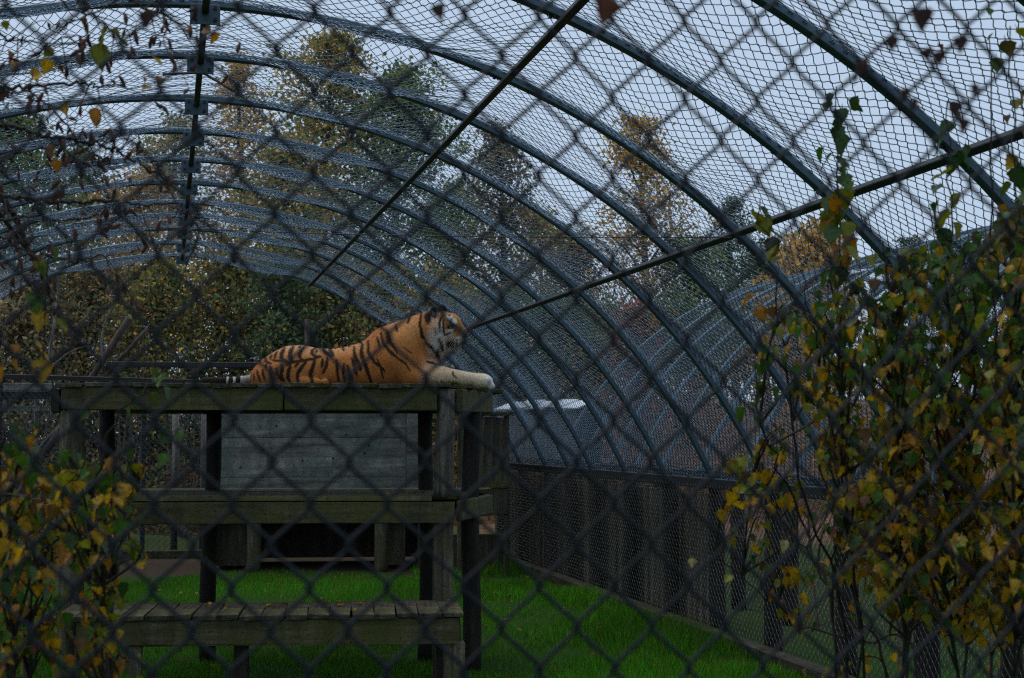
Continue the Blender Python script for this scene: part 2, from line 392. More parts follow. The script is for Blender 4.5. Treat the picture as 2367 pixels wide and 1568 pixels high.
def cage(name, label, cx, ylist, detail=True):
    t = thing(name, (cx, ylist[0], 0), label, 'animal enclosure')
    for i, y in enumerate(ylist):
        link('hoop', ME_HOOP, t, (cx, y, TCZ), (0, 0, 0))
    for i in range(len(ylist)-1):
        L = ylist[i+1]-ylist[i]
        o = link('mesh_panel', ME_BAYS[i % 3] if detail else ME_FAR, t, (cx, ylist[i], TCZ), (0, 0, 0), (1, L/1.22, 1)); o['kind'] = 'stuff'
    y0, y1 = ylist[0], ylist[-1]
    for th in ((-T2, -T1, 0, T1, T2) if detail else (-T1, 0, T1)):
        R = TR-.017-.0225; c = np.array([cx+math.sin(th)*R, (y0+y1)/2, TCZ+math.cos(th)*R])
        box('purlin' if th else 'ridge_pole', t, c, (.02, (y1-y0)/2+.05, .02), M_PURLIN,
            (np.array([math.cos(th), 0, -math.sin(th)]), Y3, np.array([math.sin(th), 0, math.cos(th)])), .004)
    if detail:
        bolt = MB(); V, F = tube_vf([(0, 0, 0), (0, 0, -.012)], .011, 6); bolt.add(V, F); me_bolt = bolt.mesh('bolt', M_BLACK)
        for y in ylist:
            pc = np.array([cx, y-.037, TCZ+TR-.062])
            p = box('ridge_plate', t, pc, (.083, .005, .058), M_HOOP, None, .002)
            for sx in (-.055, .055):
                for sz in (-.03, .035):
                    b = link('bolt', me_bolt, p, (sx, -.006, sz), (-math.pi/2, 0, 0))
            for th in (T1, T2, -T1, -T2):
                R = TR-.017; link('bolt', me_bolt, t, (cx+math.sin(th-.012)*R, y, TCZ+math.cos(th-.012)*R), (0, th, 0))
    for s in (-1, 1):
        x = cx+s*BASE_DX; L = y1-y0
        box('base_rail', t, (x, (y0+y1)/2, BASE_Z-.045), (.045, L/2, .042), M_BLACK, None, .006)
        key = (round(L, 2), s); 
        if key not in ME_WALL: ME_WALL[key] = wall_mesh(L, BASE_Z-.08, 3)
        o = link('wall_mesh', ME_WALL[key], t, (x-s*.05, y0, .02)); o['kind'] = 'stuff'
        for y in ylist: link('wall_post', ME_WPOST, t, (x+s*.06, y+.03, 0), (0, 0, y*7))
        if detail:
            # loose roll of wire where roof mesh is tied down to the rail
            yy = np.linspace(y0, y1, 220); mb = MB()
            for q in range(4):
                P = np.c_[x-s*.05+.012*np.sin(yy*9+q*2), yy, BASE_Z+.012+.02*q+.010*np.sin(yy*13+q)]
                V, F = tube_vf(P, .0035, 3, False); mb.add(V, F)
            link('tie_wire', mb.mesh('tie_wire', M_WIRE), t)
            yb = y0
            while yb < y1:
                Lb = min(2.4, y1-yb)
                box('sill_board', t, (x-s*.10, yb+Lb/2, .045), (.065, Lb/2-.006, .05), M_SLEEPER, None, .008, .003); yb += 2.4
    if detail:
        y = 12.3; i = 0
        while y < y1-.1:
            w = random.uniform(.15, .21); h = (BASE_Z-.10)*random.uniform(.93, 1.0)
            box('wall_board', t, (cx+BASE_DX+.17+random.uniform(-.012, .012), y+w/2, h/2+.01), (.012, w/2-random.uniform(.0005, .004), h/2), M_WALLBOARD, None, .003, .003); y += w; i += 1
    return t
CAGE = cage('tunnel_cage', 'arched steel hoop cage roofed in chain-link that spans over the tiger', TCX, HY)
for dx, dz, px in ((-.21, -.045, 0), (.19, -.13, 1)):
    mb = MB(); a = np.array([TCX+.02*(1 if dx > 0 else -1), 9.56, TCZ+TR-.115]); V, F = tube_vf([a, a+np.array([dx*.5, -.05, dz*.5]), a+np.array([dx, -.1, dz])], .009, 6)
    mb.add(V, F); link('strut', mb.mesh('strut', M_POLE), CAGE)
# end wall of thin welded grid across the far arch
def end_grid():
    mb = MB(); y = HY[-1]+.03
    for x in np.arange(-BASE_DX+.05, BASE_DX, .075):
        zt = TCZ+math.sqrt(max(TR**2-x*x, 0)); V, F = tube_vf([(TCX+x, y, .05), (TCX+x, y, zt)], .0016, 3, False); mb.add(V, F)
    for z in np.arange(.1, TCZ+TR, .075):
        hw = BASE_DX if z < BASE_Z else math.sqrt(max(TR**2-(z-TCZ)**2, 0)); V, F = tube_vf([(TCX-hw, y+.003, z), (TCX+hw, y+.003, z)], .0016, 3, False); mb.add(V, F)
    o = link('end_grid', mb.mesh('end_grid', M_FENCE), CAGE); o['kind'] = 'stuff'
end_grid()
CAGE2 = cage('tunnel_cage', 'second hoop cage running alongside, seen through the mesh at right', TCX+9.72, [y+.55 for y in HY], False)

# thin cable strung across under the roof
def cable():
    a, b = at(-260, 490, 8.9), at(1690, 549, 8.62); t = np.linspace(0, 1, 24)[:, None]
    P = a+(b-a)*t; P[:, 2] -= .05*np.sin(np.pi*t[:, 0]); mb = MB(); V, F = tube_vf(P, .003, 4); mb.add(V, F)
    tag(link('cable', mb.mesh('cable', M_BLACK)), 'thin black cable strung across beneath the arched roof', 'cable')
cable()

# ------------------------------------------------------------------ the wooden platform
PA = rad(7.2); ER = np.array([math.cos(PA), -math.sin(PA), 0]); ED = np.array([math.sin(PA), math.cos(PA), 0])
PO = at(800, 1006.5, 10.2); PO[2] = 0
AX = (ER, ED, Z3)
def pl(a, b, z): return PO+ER*a+ED*b+Z3*z
def a_px(px, b):
    h = ray(px, 1006.5).copy(); h[2] = 0; t = (b+np.dot(PO, ED))/np.dot(h, ED); return np.dot(h*t-PO, ER)
PLAT = thing('tiger_platform', tuple(pl(0, .8, 0)), 'tall mossy wooden lookout platform with shelf and step, tiger on top', 'platform')
ZT, ZM, ZS = 2.055, 1.288, .585
aL, aR = a_px(128, 0), a_px(1052, 0)
END_SLOPE = math.tan(rad(16))
def pbox(name, a0, a1, b0, b1, z0, z1, m, bev=.005, jit=.0015, parent=None):
    tw = random.gauss(0, .010) if 'board' in name else random.gauss(0, .0022); ti = random.gauss(0, .003); q = Quaternion(Vector(ER), ti if 'board' in name else ti*.4) @ Quaternion((0, 0, 1), tw) @ Quaternion(Vector(ED), random.gauss(0, .0016))
    ax = tuple(np.array(q @ Vector(v)) for v in AX)
    return box(name, parent or PLAT, pl((a0+a1)/2, (b0+b1)/2, (z0+z1)/2), (abs(a1-a0)/2, abs(b1-b0)/2, abs(z1-z0)/2), m, ax, bev, jit*1.6)
def deck(zt, th, a0, a1, b0, b1, w, m, slope=0, name='deck_board'):
    a = a0; i = 0
    while a < a1+(b1-b0)*slope-.03:
        ww = w*random.uniform(.93, 1.06); bs = b0+random.uniform(-.022, .016)
        if a+ww > a1 and slope: bs = max(bs, b0+(a+ww*.5-a1)/slope)
        if b1-bs > .15:
            zt2 = zt+random.uniform(-.004, .003)
            pbox(name, a+.003, min(a+ww-.003, a1+.02) if not slope else a+ww-.003, bs, b1, zt2-th, zt2, m, .004, .002)
        a += ww
# top deck: boards run front to back, right end cut askew
deck(ZT, .03, aL, aR, -.03, 1.62, .165, M_DECK, END_SLOPE)
aj = a_px(655, 0)
pbox('front_beam', aL+.03, aj-.003, 0, .045, ZT-.185, ZT-.032, M_BEAM, .006, .003)
pbox('front_beam', aj+.003, a_px(1010, 0), .004, .049, ZT-.183, ZT-.031, M_BEAM, .006, .003)
pbox('beam_end', a_px(112, 0), aL+.02, .03, .12, ZT-.20, ZT-.04, M_LOG, .008, .004)
pbox('back_beam', aL+.03, aR+.3, 1.5, 1.545, ZT-.185, ZT-.032, M_BEAM)
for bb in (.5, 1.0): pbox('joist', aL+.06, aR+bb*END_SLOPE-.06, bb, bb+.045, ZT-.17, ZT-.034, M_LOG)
def end_beam(z0, z1, a, b0, ln, m, ang=rad(16)):
    d = ED*math.cos(ang)+ER*math.sin(ang); r = ER*math.cos(ang)-ED*math.sin(ang)
    c = pl(a, b0, (z0+z1)/2)+d*ln/2
    box('end_beam', PLAT, c, (.024, ln/2, (z1-z0)/2), m, (r, d, Z3), .008, .004)
end_beam(ZT-.19, ZT-.034, aR+.03, .02, 1.1, M_BEAM)
# posts of the upper tier
def ppost(px, b, z0, z1, r, m, square=False, name='post', lean=0):
    a = a_px(px, b)
    if square: return pbox(name, a-r, a+r, b-r*.8, b+r*.8, z0, z1, m, .01, .004)
    mb = MB(); z = np.linspace(z0, z1, 14); zz = (z-z0)
    P = np.array([pl(a+lean*q+.012*math.sin(q*3+px), b+.01*math.cos(q*2.3+px), zz_) for q, zz_ in zip(zz, z)])
    V, F = tube_vf(P, np.linspace(r*1.06, r*.96, 14), 14, True, .022); mb.add(V, F)
    return link(name, mb.mesh(name, m, True), PLAT)
ppost(1029, .055, ZM-.012, ZT-.035, .066, M_PALEPOST, False, 'post', .006)             # front right, upper length stands on the shelf beam
ppost(1026, .09, -.03, ZM-.15, .07, M_POST, True)                  # front right, lower length
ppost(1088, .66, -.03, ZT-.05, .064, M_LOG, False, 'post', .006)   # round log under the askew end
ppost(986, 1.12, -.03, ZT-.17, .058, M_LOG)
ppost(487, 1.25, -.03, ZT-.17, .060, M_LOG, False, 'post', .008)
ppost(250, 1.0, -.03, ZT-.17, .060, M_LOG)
ppost(168, .1, -.03, ZT-.19, .085, M_POST)
# middle shelf
aM0, aM1 = a_px(196, 0), a_px(1050, 0)
for b0, b1 in ((-.012, .16), (.165, .34), (.345, .52), (.525, .70), (.705, .88), (.885, 1.06), (1.065, 1.24), (1.245, 1.42), (1.425, 1.60)):
    e = a_px(1000, 0) if b0 < .1 else aM1+b0*END_SLOPE-.02
    pbox('shelf_board', aM0, e+random.uniform(-.01, .01), b0, b1, ZM-.034, ZM+random.uniform(-.003, .003), M_BEAM, .004, .002)
pbox('front_beam', aM0, a_px(1051, 0), -.03, .018, ZM-.185, ZM-.036, M_BEAM, .007, .004)
end_beam(ZM-.18, ZM-.036, aM1+.04, .03, 1.08, M_BEAM)
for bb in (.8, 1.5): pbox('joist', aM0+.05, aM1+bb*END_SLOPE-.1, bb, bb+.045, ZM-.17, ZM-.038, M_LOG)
# low step in front
aS0, aS1 = a_px(175, -.8), a_px(1073, -.8)
def step_deck():
    a = aS1; i = 0
    while a > aS0:
        w = .142*random.uniform(.95, 1.04); z = ZS+random.uniform(-.004, .004)
        pbox('step_board', a-w+.004, a-.004, -.80+random.uniform(-.012, .012), -.06-(.10 if i == 0 else 0), z-.032, z, M_DECK, .004, .002); a -= w; i += 1
step_deck()
pbox('front_beam', aS0+.02, a_px(1062, -.8), -.775, -.73, ZS-.19, ZS-.036, M_BEAM, .006, .004)
pbox('back_beam', aS0+.02, aS1-.05, -.16, -.115, ZS-.19, ZS-.036, M_LOG, .006, .004)
pbox('side_beam', aS1-.06, aS1-.015, -.726, -.165, ZS-.19, ZS-.036, M_BEAM, .006, .004)
ppost(1050, -.69, -.03, ZS-.19, .066, M_POST, True)
ppost(1026, -.62, -.03, ZS-.19, .05, M_LOG)
ppost(310, -.68, -.03, ZS-.19, .07, M_POST, True)
ppost(560, -.62, -.03, ZS-.19, .05, M_LOG)

# ------------------------------------------------------------------ the tiger
TS = 1.079e-3
def tiger():
    X0 = at(847.6, 895.4, 10.95); X0[2] = ZT+.002
    def toworld(p): return X0+((p[:, 0:1]-1240)*ER+(738-p[:, 1:2])*Z3+p[:, 2:3]*ED)*TS
    h = 7.0
    lo = np.array([150, 150, -300.]); hi = np.array([2130, 800, 300.])
    nx, ny, nz = ((hi-lo)/h).astype(int)+1
    gx = lo[0]+h*np.arange(nx); gy = lo[1]+h*np.arange(ny); gz = lo[2]+h*np.arange(nz)
    Fd = np.full((nx, ny, nz), 200., np.float32)
    def region(b0, b1, pad):
        s = []
        for g, a, c in zip((gx, gy, gz), b0, b1):
            i0 = np.searchsorted(g, a-pad); i1 = np.searchsorted(g, c+pad); s.append(slice(max(i0, 0), min(i1, len(g))))
        return tuple(s)
    def smin(a, b, k):
        hh = np.clip(.5+.5*(b-a)/k, 0, 1); return b+(a-b)*hh-k*hh*(1-hh)
    def put(f, sl, k): Fd[sl] = smin(Fd[sl], f, k)
    def grid(sl): return gx[sl[0]][:, None, None], gy[sl[1]][None, :, None], gz[sl[2]][None, None, :]
    # trunk loft
    bx = [440, 470, 500, 540, 620, 700, 800, 900, 1000, 1100, 1200, 1300, 1400, 1480, 1560, 1620, 1660]
    bt = [700, 640, 600, 560, 506, 468, 460, 478, 486, 470, 442, 402, 358, 340, 346, 400, 480]
    bw = [30, 95, 140, 175, 215, 228, 222, 212, 205, 205, 206, 206, 200, 188, 165, 130, 70]
    sl = region((430, 300, -240), (1680, 760, 240), 30); x, y, z = grid(sl)
    top = np.interp(x, bx, bt); wid = np.interp(x, bx, bw); bot = np.interp(x, [440, 500, 1500, 1660], [745, 775, 775, 720])
    vc = (top+bot)/2+.12*(bot-top); rv = np.where(y < vc, vc-top, bot-vc)
    q = ((np.abs(y-vc)/rv)**2.2+(np.abs(z)/wid)**2.2)**(1/2.2)
    f = (q-1)*np.minimum(rv, wid)*.9; f = np.where((x < 440) | (x > 1660), 60, f)
    put(f, sl, 25)
    def ell(c, r, k=30, rot=0):
        m = max(r); sl = region(np.array(c)-m, np.array(c)+m, 40); x, y, z = grid(sl)
        dx, dy, dz = x-c[0], y-c[1], z-c[2]; ca, sa = math.cos(rot), math.sin(rot)
        ux, uy = dx*ca+dy*sa, -dx*sa+dy*ca
        k0 = np.sqrt((ux/r[0])**2+(uy/r[1])**2+(dz/r[2])**2); k1 = np.sqrt((ux/r[0]**2)**2+(uy/r[1]**2)**2+(dz/r[2]**2)**2)+1e-9
        put(k0*(k0-1)/k1, sl, k)
    def cone(a, b, ra, rb, k=30):
        a, b = np.array(a, float), np.array(b, float); m = max(ra, rb)
        sl = region(np.minimum(a, b)-m, np.maximum(a, b)+m, 40); x, y, z = grid(sl); d = b-a; L = np.dot(d, d)
        t = np.clip(((x-a[0])*d[0]+(y-a[1])*d[1]+(z-a[2])*d[2])/L, 0, 1)
        put(np.sqrt((x-a[0]-t*d[0])**2+(y-a[1]-t*d[1])**2+(z-a[2]-t*d[2])**2)-(ra+(rb-ra)*t), sl, k)
    def carve(c, r, k=10):
        m = max(r); sl = region(np.array(c)-m, np.array(c)+m, 20); x, y, z = grid(sl)
        k0 = np.sqrt(((x-c[0])/r[0])**2+((y-c[1])/r[1])**2+((z-c[2])/r[2])**2)
        Fd[sl] = -smin(-Fd[sl], (k0-1)*min(r), k)
    for s in (-1, 1):
        ell((690, 668, s*158), (205, 92, 82), 40, -.10)                     # folded thigh
        cone((560, 690, s*170), (820, 722, s*225), 46, 34, 25)              # shank along the deck
        cone((820, 722, s*225), (960, 722, s*232), 30, 30, 20)              # hind foot
        ell((1425, 545, s*128), (135, 165, 84), 45, .25)                    # shoulder
        cone((1420, 560, s*150), (1535, 672, s*160), 88, 60, 35)            # upper arm
        fx = 0 if s < 0 else -70
        cone((1520+fx, 682, s*160), (1740+fx, 668, s*150), 60, 60, 30)       # forearm
        cone((1740+fx, 668, s*150), (1965+fx, 690, s*140), 60, 40, 25)
        ell((2022+fx, 702, s*138), (70, 50, 60), 25, .18)                    # paw
        for j, (o, l) in enumerate(((-40, 0), (-14, 9), (14, 8), (40, -3))):
            cone((2042+fx, 702, s*138+o), (2076+l+fx, 742 if s < 0 else 726, s*138+o*1.05), 24, 22, 7)
        cone((1990+fx, 720, s*138-s*46), (2022+fx, 735, s*138-s*52), 15, 13, 8)
    ell((1610, 610, 0), (112, 130, 135), 45)
    cone((1400, 490, 0), (1660, 362, 0), 168, 138, 45)                      # neck
    cone((1590, 560, 0), (1712, 462, 0), 118, 84, 40)                       # throat
    ell((1762, 335, 0), (118, 116, 106), 25)                                # skull
    ell((1818, 300, 0), (62, 58, 64), 25)                                   # brow
    for s in (-1, 1):
        ell((1700, 405, s*86), (66, 108, 46), 30)                           # cheek ruff
        ell((1808, 372, s*62), (54, 48, 34), 20)                            # cheekbone
        ell((1864, 416, s*34), (50, 42, 33), 12)                            # whisker pads
        ell((1812, 312, s*76), (34, 18, 22), 10)                            # brow ridge
    cone((1830, 322, 0), (1886, 368, 0), 58, 41, 20)                        # muzzle bridge
    cone((1815, 385, 0), (1868, 398, 0), 70, 48, 20)
    ell((1902, 388, 0), (17, 18, 24), 6)                                    # nose
    cone((1750, 440, 0), (1850, 462, 0), 72, 35, 16)                        # lower jaw
    for s, ex, ey in ((-1, 1690, 236), (1, 1758, 212)):
        ell((ex, ey, s*84), (36, 48, 22), 8, -.15)
        carve((ex+10, ey-6, s*84+s*14 if False else s*84-18), (20, 33, 16), 5) if s < 0 else None
    carve((1806, 337, -100), (17, 11, 16), 5); carve((1806, 337, 100), (17, 11, 16), 5)
    sl = region((1790, 430, -90), (1910, 452, 90), 4)
    carve((1868, 446, 0), (40, 5, 70), 4)                                   # mouth line
    carve((935, 655, -222), (14, 85, 22), 14); carve((935, 655, 222), (14, 85, 22), 14); carve((1290, 640, -215), (13, 90, 16), 14)
    # tail
    tl = [(475, 690, -30), (405, 704, -110), (325, 711, -180), (240, 712, -225), (175, 712, -245)]
    for i in range(4): cone(tl[i], tl[i+1], 29-i*1.5, 28-i*1.5, 14)
    Fd[:, gy > 738, :] = np.where((gx[:, None, None] > 1905), Fd[:, gy > 738, :], np.maximum(Fd[:, gy > 738, :], 6))
    # surface nets
    G = Fd; ins = G < 0
    c = [ins[:-1, :-1, :-1], ins[1:, :-1, :-1], ins[:-1, 1:, :-1], ins[1:, 1:, :-1], ins[:-1, :-1, 1:], ins[1:, :-1, 1:], ins[:-1, 1:, 1:], ins[1:, 1:, 1:]]
    cnt = sum(q.astype(np.int8) for q in c); act = (cnt > 0) & (cnt < 8)
    ci = np.argwhere(act); idm = np.full(act.shape, -1, np.int64); idm[act] = np.arange(len(ci))
    off = np.array([(0, 0, 0), (1, 0, 0), (0, 1, 0), (1, 1, 0), (0, 0, 1), (1, 0, 1), (0, 1, 1), (1, 1, 1)])
    vals = np.stack([G[ci[:, 0]+o[0], ci[:, 1]+o[1], ci[:, 2]+o[2]] for o in off], 1).astype(float)
    acc = np.zeros((len(ci), 3)); num = np.zeros(len(ci))
    for a in range(8):
        for b in range(a+1, 8):
            if np.abs(off[a]-off[b]).sum() != 1: continue
            va, vb = vals[:, a], vals[:, b]; m = (va < 0) != (vb < 0)
            t = np.where(m, va/(va-vb+1e-12), 0)
            acc += np.where(m[:, None], off[a]+(off[b]-off[a])*t[:, None], 0); num += m
    Pv = ci+acc/num[:, None]; P = lo+Pv*h
    quads = []
    for ax in range(3):
        a1, a2 = [(1, 2), (2, 0), (0, 1)][ax]
        s0 = [slice(None)]*3; s1 = [slice(None)]*3; s0[ax] = slice(0, -1); s1[ax] = slice(1, None)
        A, B = ins[tuple(s0)], ins[tuple(s1)]; ed = np.argwhere(A != B)
        ed = ed[(ed[:, a1] > 0) & (ed[:, a2] > 0) & (ed[:, a1] < act.shape[a1]) & (ed[:, a2] < act.shape[a2])]
        e1 = np.zeros(3, int); e1[a1] = 1; e2 = np.zeros(3, int); e2[a2] = 1
        g = lambda o: idm[tuple((ed-o).T)]
        qd = np.stack([g(0*e1), g(e1), g(e1+e2), g(e2)], 1)
        flip = A[tuple(ed.T)]; qd[flip] = qd[flip][:, ::-1]; quads.append(qd[(qd >= 0).all(1)])
    Q = np.concatenate(quads)
    # orientation check by the signed volume, then smoothing
    nb = np.zeros((len(P), 3)); deg = np.zeros(len(P))
    E2 = np.concatenate([Q[:, [0, 1]], Q[:, [1, 2]], Q[:, [2, 3]], Q[:, [3, 0]]])
    for it in range(3):
        nb[:] = 0; deg[:] = 0
        np.add.at(nb, E2[:, 0], P[E2[:, 1]]); np.add.at(nb, E2[:, 1], P[E2[:, 0]]); np.add.at(deg, E2[:, 0], 1); np.add.at(deg, E2[:, 1], 1)
        P = P*.5+.5*nb/deg[:, None]
    W = toworld(P)
    vol = np.einsum('ij,ij->i', W[Q[:, 0]]-W[0], np.cross(W[Q[:, 1]]-W[0], W[Q[:, 2]]-W[0])).sum()
    if vol < 0: Q = Q[:, ::-1]
    # ---- coat colours
    def coat(P):
        x, y, w = P[:, 0], P[:, 1], P[:, 2]
        nz = np.sin(x*.11+y*.07)*np.sin(y*.13-w*.09+1.3)
        C = np.tile(np.array([.55, .21, .054]), (len(P), 1))
        def blend(c, m): 
            m = np.clip(m, 0, 1)[:, None]; C[:] = C*(1-m)+np.array(c)*m
        sm = lambda a, b, v: np.clip((v-a)/(b-a), 0, 1)
        blend((.72, .40, .19), sm(560, 470, y)*sm(1300, 1000, x)); blend((.68, .35, .14), sm(480, 330, y)*sm(1300, 1420, x)*sm(1640, 1560, x)*.7)                 # paler back: light from above put into the coat colour
        blend((.40, .15, .04), sm(600, 735, y)*(x < 1560)*.8)  # lower flank darkened, its shade put into the coat colour
        blend((.78, .58, .37), sm(1560, 1720, x)*sm(590, 640, y))                  # cream foreleg
        blend((.84, .70, .50), sm(1800, 2000, x)*sm(560, 600, y))
        blend((.85, .80, .74), sm(2010, 2060, x)*sm(600, 640, y)*.9)
        blend((.72, .60, .46), sm(1600, 1690, x)*sm(520, 570, y)*sm(640, 590, y)*.7)
        # head
        hd = (x > 1640) & (y < 520)
        blend((.56, .23, .065), hd*1.)
        def blob(cx, cy, rx, ry, c, a=1., soft=.35, rot=0, side=None):
            dx, dy = x-cx, y-cy; ca, sa = math.cos(rot), math.sin(rot)
            d = np.sqrt(((dx*ca+dy*sa)/rx)**2+((-dx*sa+dy*ca)/ry)**2)+.12*nz
            m = np.clip((1+soft-d)/(2*soft), 0, 1)*a
            if side == 'head': m = m*hd
            blend(c, m)
        W_, K_ = (.82, .78, .70), (.012, .010, .010)
        blob(1690, 400, 42, 95, (.74, .62, .46), .9, .5, .2)       # cheek ruff
        blob(1712, 430, 32, 80, W_, .8, .5, .25)
        blob(1745, 380, 20, 80, W_, .7, .5)
        blob(1740, 470, 34, 46, (.62, .58, .54), .8, .4)
        blob(1797, 268, 24, 22, W_, 1, .25); blob(1832, 296, 17, 24, W_, 1, .25, -.4); blob(1808, 304, 26, 11, W_, .95, .25, .5)
        blob(1800, 378, 30, 22, (.60, .50, .40), .6)
        blob(1790, 405, 40, 46, (.62, .56, .48), .85, .4); blob(1872, 358, 40, 30, (.30, .14, .05), .9, .4)
        blob(1868, 418, 38, 22, (.78, .70, .58), .95, .3)
        blob(1830, 482, 66, 26, (.66, .60, .52), .95, .35); blob(1866, 472, 28, 24, W_, 1, .3); blob(1770, 510, 44, 40, (.62, .56, .48), .9, .4)
        blob(1818, 448, 46, 21, K_, 1, .25, .05)
        blob(1912, 392, 13, 17, (.05, .025, .022), 1, .3)
        blob(1800, 334, 30, 22, (.22, .10, .04), .9, .3); blob(1804, 337, 25, 12, K_, 1, .25); blob(1806, 356, 20, 7, (.6, .54, .46), .8, .4); blob(1838, 352, 8, 26, (.06, .03, .02), .8, .4, .5)
        blob(1688, 232, 40, 54, (.50, .40, .30), .9, .2); blob(1692, 232, 27, 42, (.035, .03, .026), 1, .2); blob(1688, 240, 10, 20, (.22, .19, .15), .7, .4); blob(1650, 272, 24, 46, K_, 1, .25); blob(1762, 196, 40, 46, (.014, .012, .012), 1, .25)
        blob(1722, 240, 13, 20, (.62, .45, .28), .8, .4)
        z4 = lambda a: [(1531.8+.284*p, 111.4+.284*q) for p, q in a]
        z3 = lambda a: [(417.7+.353*p, 389.9+.353*q) for p, q in a]
        st = []
        for a, wd in (([(415, 460), (420, 520), (470, 560), (530, 570)], 9), ([(535, 400), (515, 450), (520, 490)], 8), ([(635, 345), (610, 420), (605, 480)], 9),
                ([(775, 270), (735, 380), (735, 480), (790, 520)], 13), ([(940, 240), (900, 350), (895, 430), (930, 520), (960, 545)], 13),
                ([(1140, 250), (1080, 360), (1070, 440), (1110, 500), (1150, 520)], 10), ([(1080, 230), (1045, 270)], 7),
                ([(1360, 250), (1300, 320), (1300, 380), (1370, 440), (1470, 440)], 10), ([(1390, 300), (1370, 370)], 7), ([(1500, 260), (1520, 310), (1580, 370), (1680, 440)], 11),
                ([(560, 510), (640, 530), (760, 530), (850, 560), (960, 550), (1150, 520), (1300, 490), (1450, 450)], 9),
                ([(1620, 230), (1640, 310), (1700, 400)], 12), ([(1740, 200), (1735, 260)], 8), ([(1850, 200), (1880, 260), (1900, 310)], 9), ([(2000, 180), (2005, 230)], 8),
                ([(440, 600), (450, 660)], 8), ([(520, 620), (545, 700), (560, 860)], 10), ([(640, 680), (670, 780), (730, 890)], 9), ([(735, 590), (750, 700), (740, 800), (790, 930)], 11),
                ([(870, 560), (830, 620)], 8), ([(900, 600), (870, 750), (870, 850), (900, 960)], 11), ([(1050, 570), (985, 640)], 9), ([(1200, 530), (1110, 640), (1050, 760), (1040, 880), (1060, 970)], 11),
                ([(1350, 520), (1310, 650), (1280, 780), (1310, 900), (1320, 980)], 12), ([(1500, 480), (1485, 640)], 9), ([(1590, 460), (1560, 640), (1520, 750)], 10),
                ([(150, 750), (150, 900)], 6), ([(215, 760), (225, 900)], 6), ([(280, 700), (340, 900)], 7), ([(390, 700), (430, 880)], 8), ([(1750, 500), (1780, 700), (1800, 900)], 9),
                ([(1900, 560), (1890, 700), (1920, 950)], 8), ([(1960, 600), (2020, 760), (2060, 900)], 9), ([(2050, 480), (2090, 600), (2150, 790)], 10), ([(2090, 320), (2130, 460), (2220, 700)], 11), ([(2240, 200), (2230, 330), (2270, 520), (2367, 770), (2400, 900)], 12)):
            st.append((z3(a), wd))
        st += [([(1155, 470), (1160, 560), (1200, 640)], 8), ([(1205, 440), (1205, 540), (1240, 640), (1270, 710)], 9), ([(1245, 430), (1250, 510), (1290, 580), (1360, 640)], 9), ([(1310, 410), (1325, 480)], 8),
               ([(1335, 380), (1350, 450), (1390, 510), (1420, 545)], 9), ([(1370, 355), (1400, 450), (1440, 520)], 8), ([(1430, 320), (1440, 370)], 8), ([(1535, 255), (1515, 310)], 8),
               ([(1612, 228), (1595, 330), (1610, 400), (1660, 450), (1710, 500), (1725, 545)], 9), ([(1612, 390), (1640, 430), (1690, 470)], 7), ([(1640, 570), (1710, 588)], 7), ([(1722, 480), (1728, 560)], 9),
               ([(1390, 500), (1440, 550), (1500, 590)], 6), ([(1450, 560), (1500, 600), (1530, 640)], 5), ([(1815, 640), (1822, 668), (1838, 685)], 5), ([(1310, 560), (1340, 640), (1350, 690)], 6), ([(1480, 480), (1540, 520)], 4)]
        st += [(p_, w_*.9) for p_, w_ in [(z4([(790, 490), (710, 640), (690, 750), (710, 880)]), 8), (z4([(800, 600), (780, 760), (790, 880), (820, 970)]), 8), (z4([(590, 800), (640, 950)]), 5), (z4([(900, 620), (1000, 670)]), 5),
               (z4([(920, 490), (970, 495)]), 6), (z4([(1005, 580), (985, 610)]), 5), (z4([(820, 1000), (960, 910)]), 6), (z4([(660, 300), (780, 380)]), 4), (z4([(700, 390), (820, 400)]), 4),
               (z4([(1020, 1080), (1200, 1080)]), 2.5), (z4([(1030, 1110), (1200, 1120)]), 2.5), (z4([(700, 1050), (760, 1260), (800, 1350)]), 9), (z4([(880, 380), (1000, 420)]), 5), (z4([(950, 690), (1080, 750)]), 6)]]
        jx = x+2.2*np.sin(y*.06+w*.03)+1.2*np.sin(y*.23); jy = y+1.5*np.sin(x*.09)
        dark = np.zeros(len(P))
        for pts, wd in st:
            p = np.array(pts, float); Lt = np.r_[0, np.cumsum(np.linalg.norm(np.diff(p, axis=0), axis=1))]; tot = Lt[-1]
            for i in range(len(p)-1):
                d = p[i+1]-p[i]; t = np.clip(((jx-p[i, 0])*d[0]+(jy-p[i, 1])*d[1])/np.dot(d, d), 0, 1)
                dist = np.hypot(jx-p[i, 0]-t*d[0], jy-p[i, 1]-t*d[1]); s = (Lt[i]+t*(Lt[i+1]-Lt[i]))/tot
                wl_ = (wd*1.12+.6)*(.38+.65*np.sin(np.pi*np.clip(s*.86+.07, 0, 1))**.6)
                dark = np.maximum(dark, np.clip((wl_+2.5-dist)/5., 0, 1))
        dark = np.where(x < 470, 0, dark)
        blend((.016, .011, .009), dark*.96)
        # tail rings
        tm = (x < 462); ring = np.zeros(len(P))
        for a, b in ((380, 398), (336, 352), (296, 312)): ring = np.maximum(ring, (x > a-7) & (x < b+7))
        blend((.66, .60, .54), tm*1.); blend((.02, .014, .012), tm*ring); blend((.035, .018, .014), tm*(x < 290)); blend((.30, .27, .24), tm*(x > 410)*.6)
        # toes and claws shade
        blob(2062, 718, 15, 24, (.22, .19, .19), .75, .5)
        return C
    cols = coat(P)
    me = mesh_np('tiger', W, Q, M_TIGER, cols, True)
    T = thing('tiger', tuple(pl(0, .8, ZT)), 'orange tiger with black stripes lying on the wooden platform, facing right', 'tiger')
    link('body', me, T)
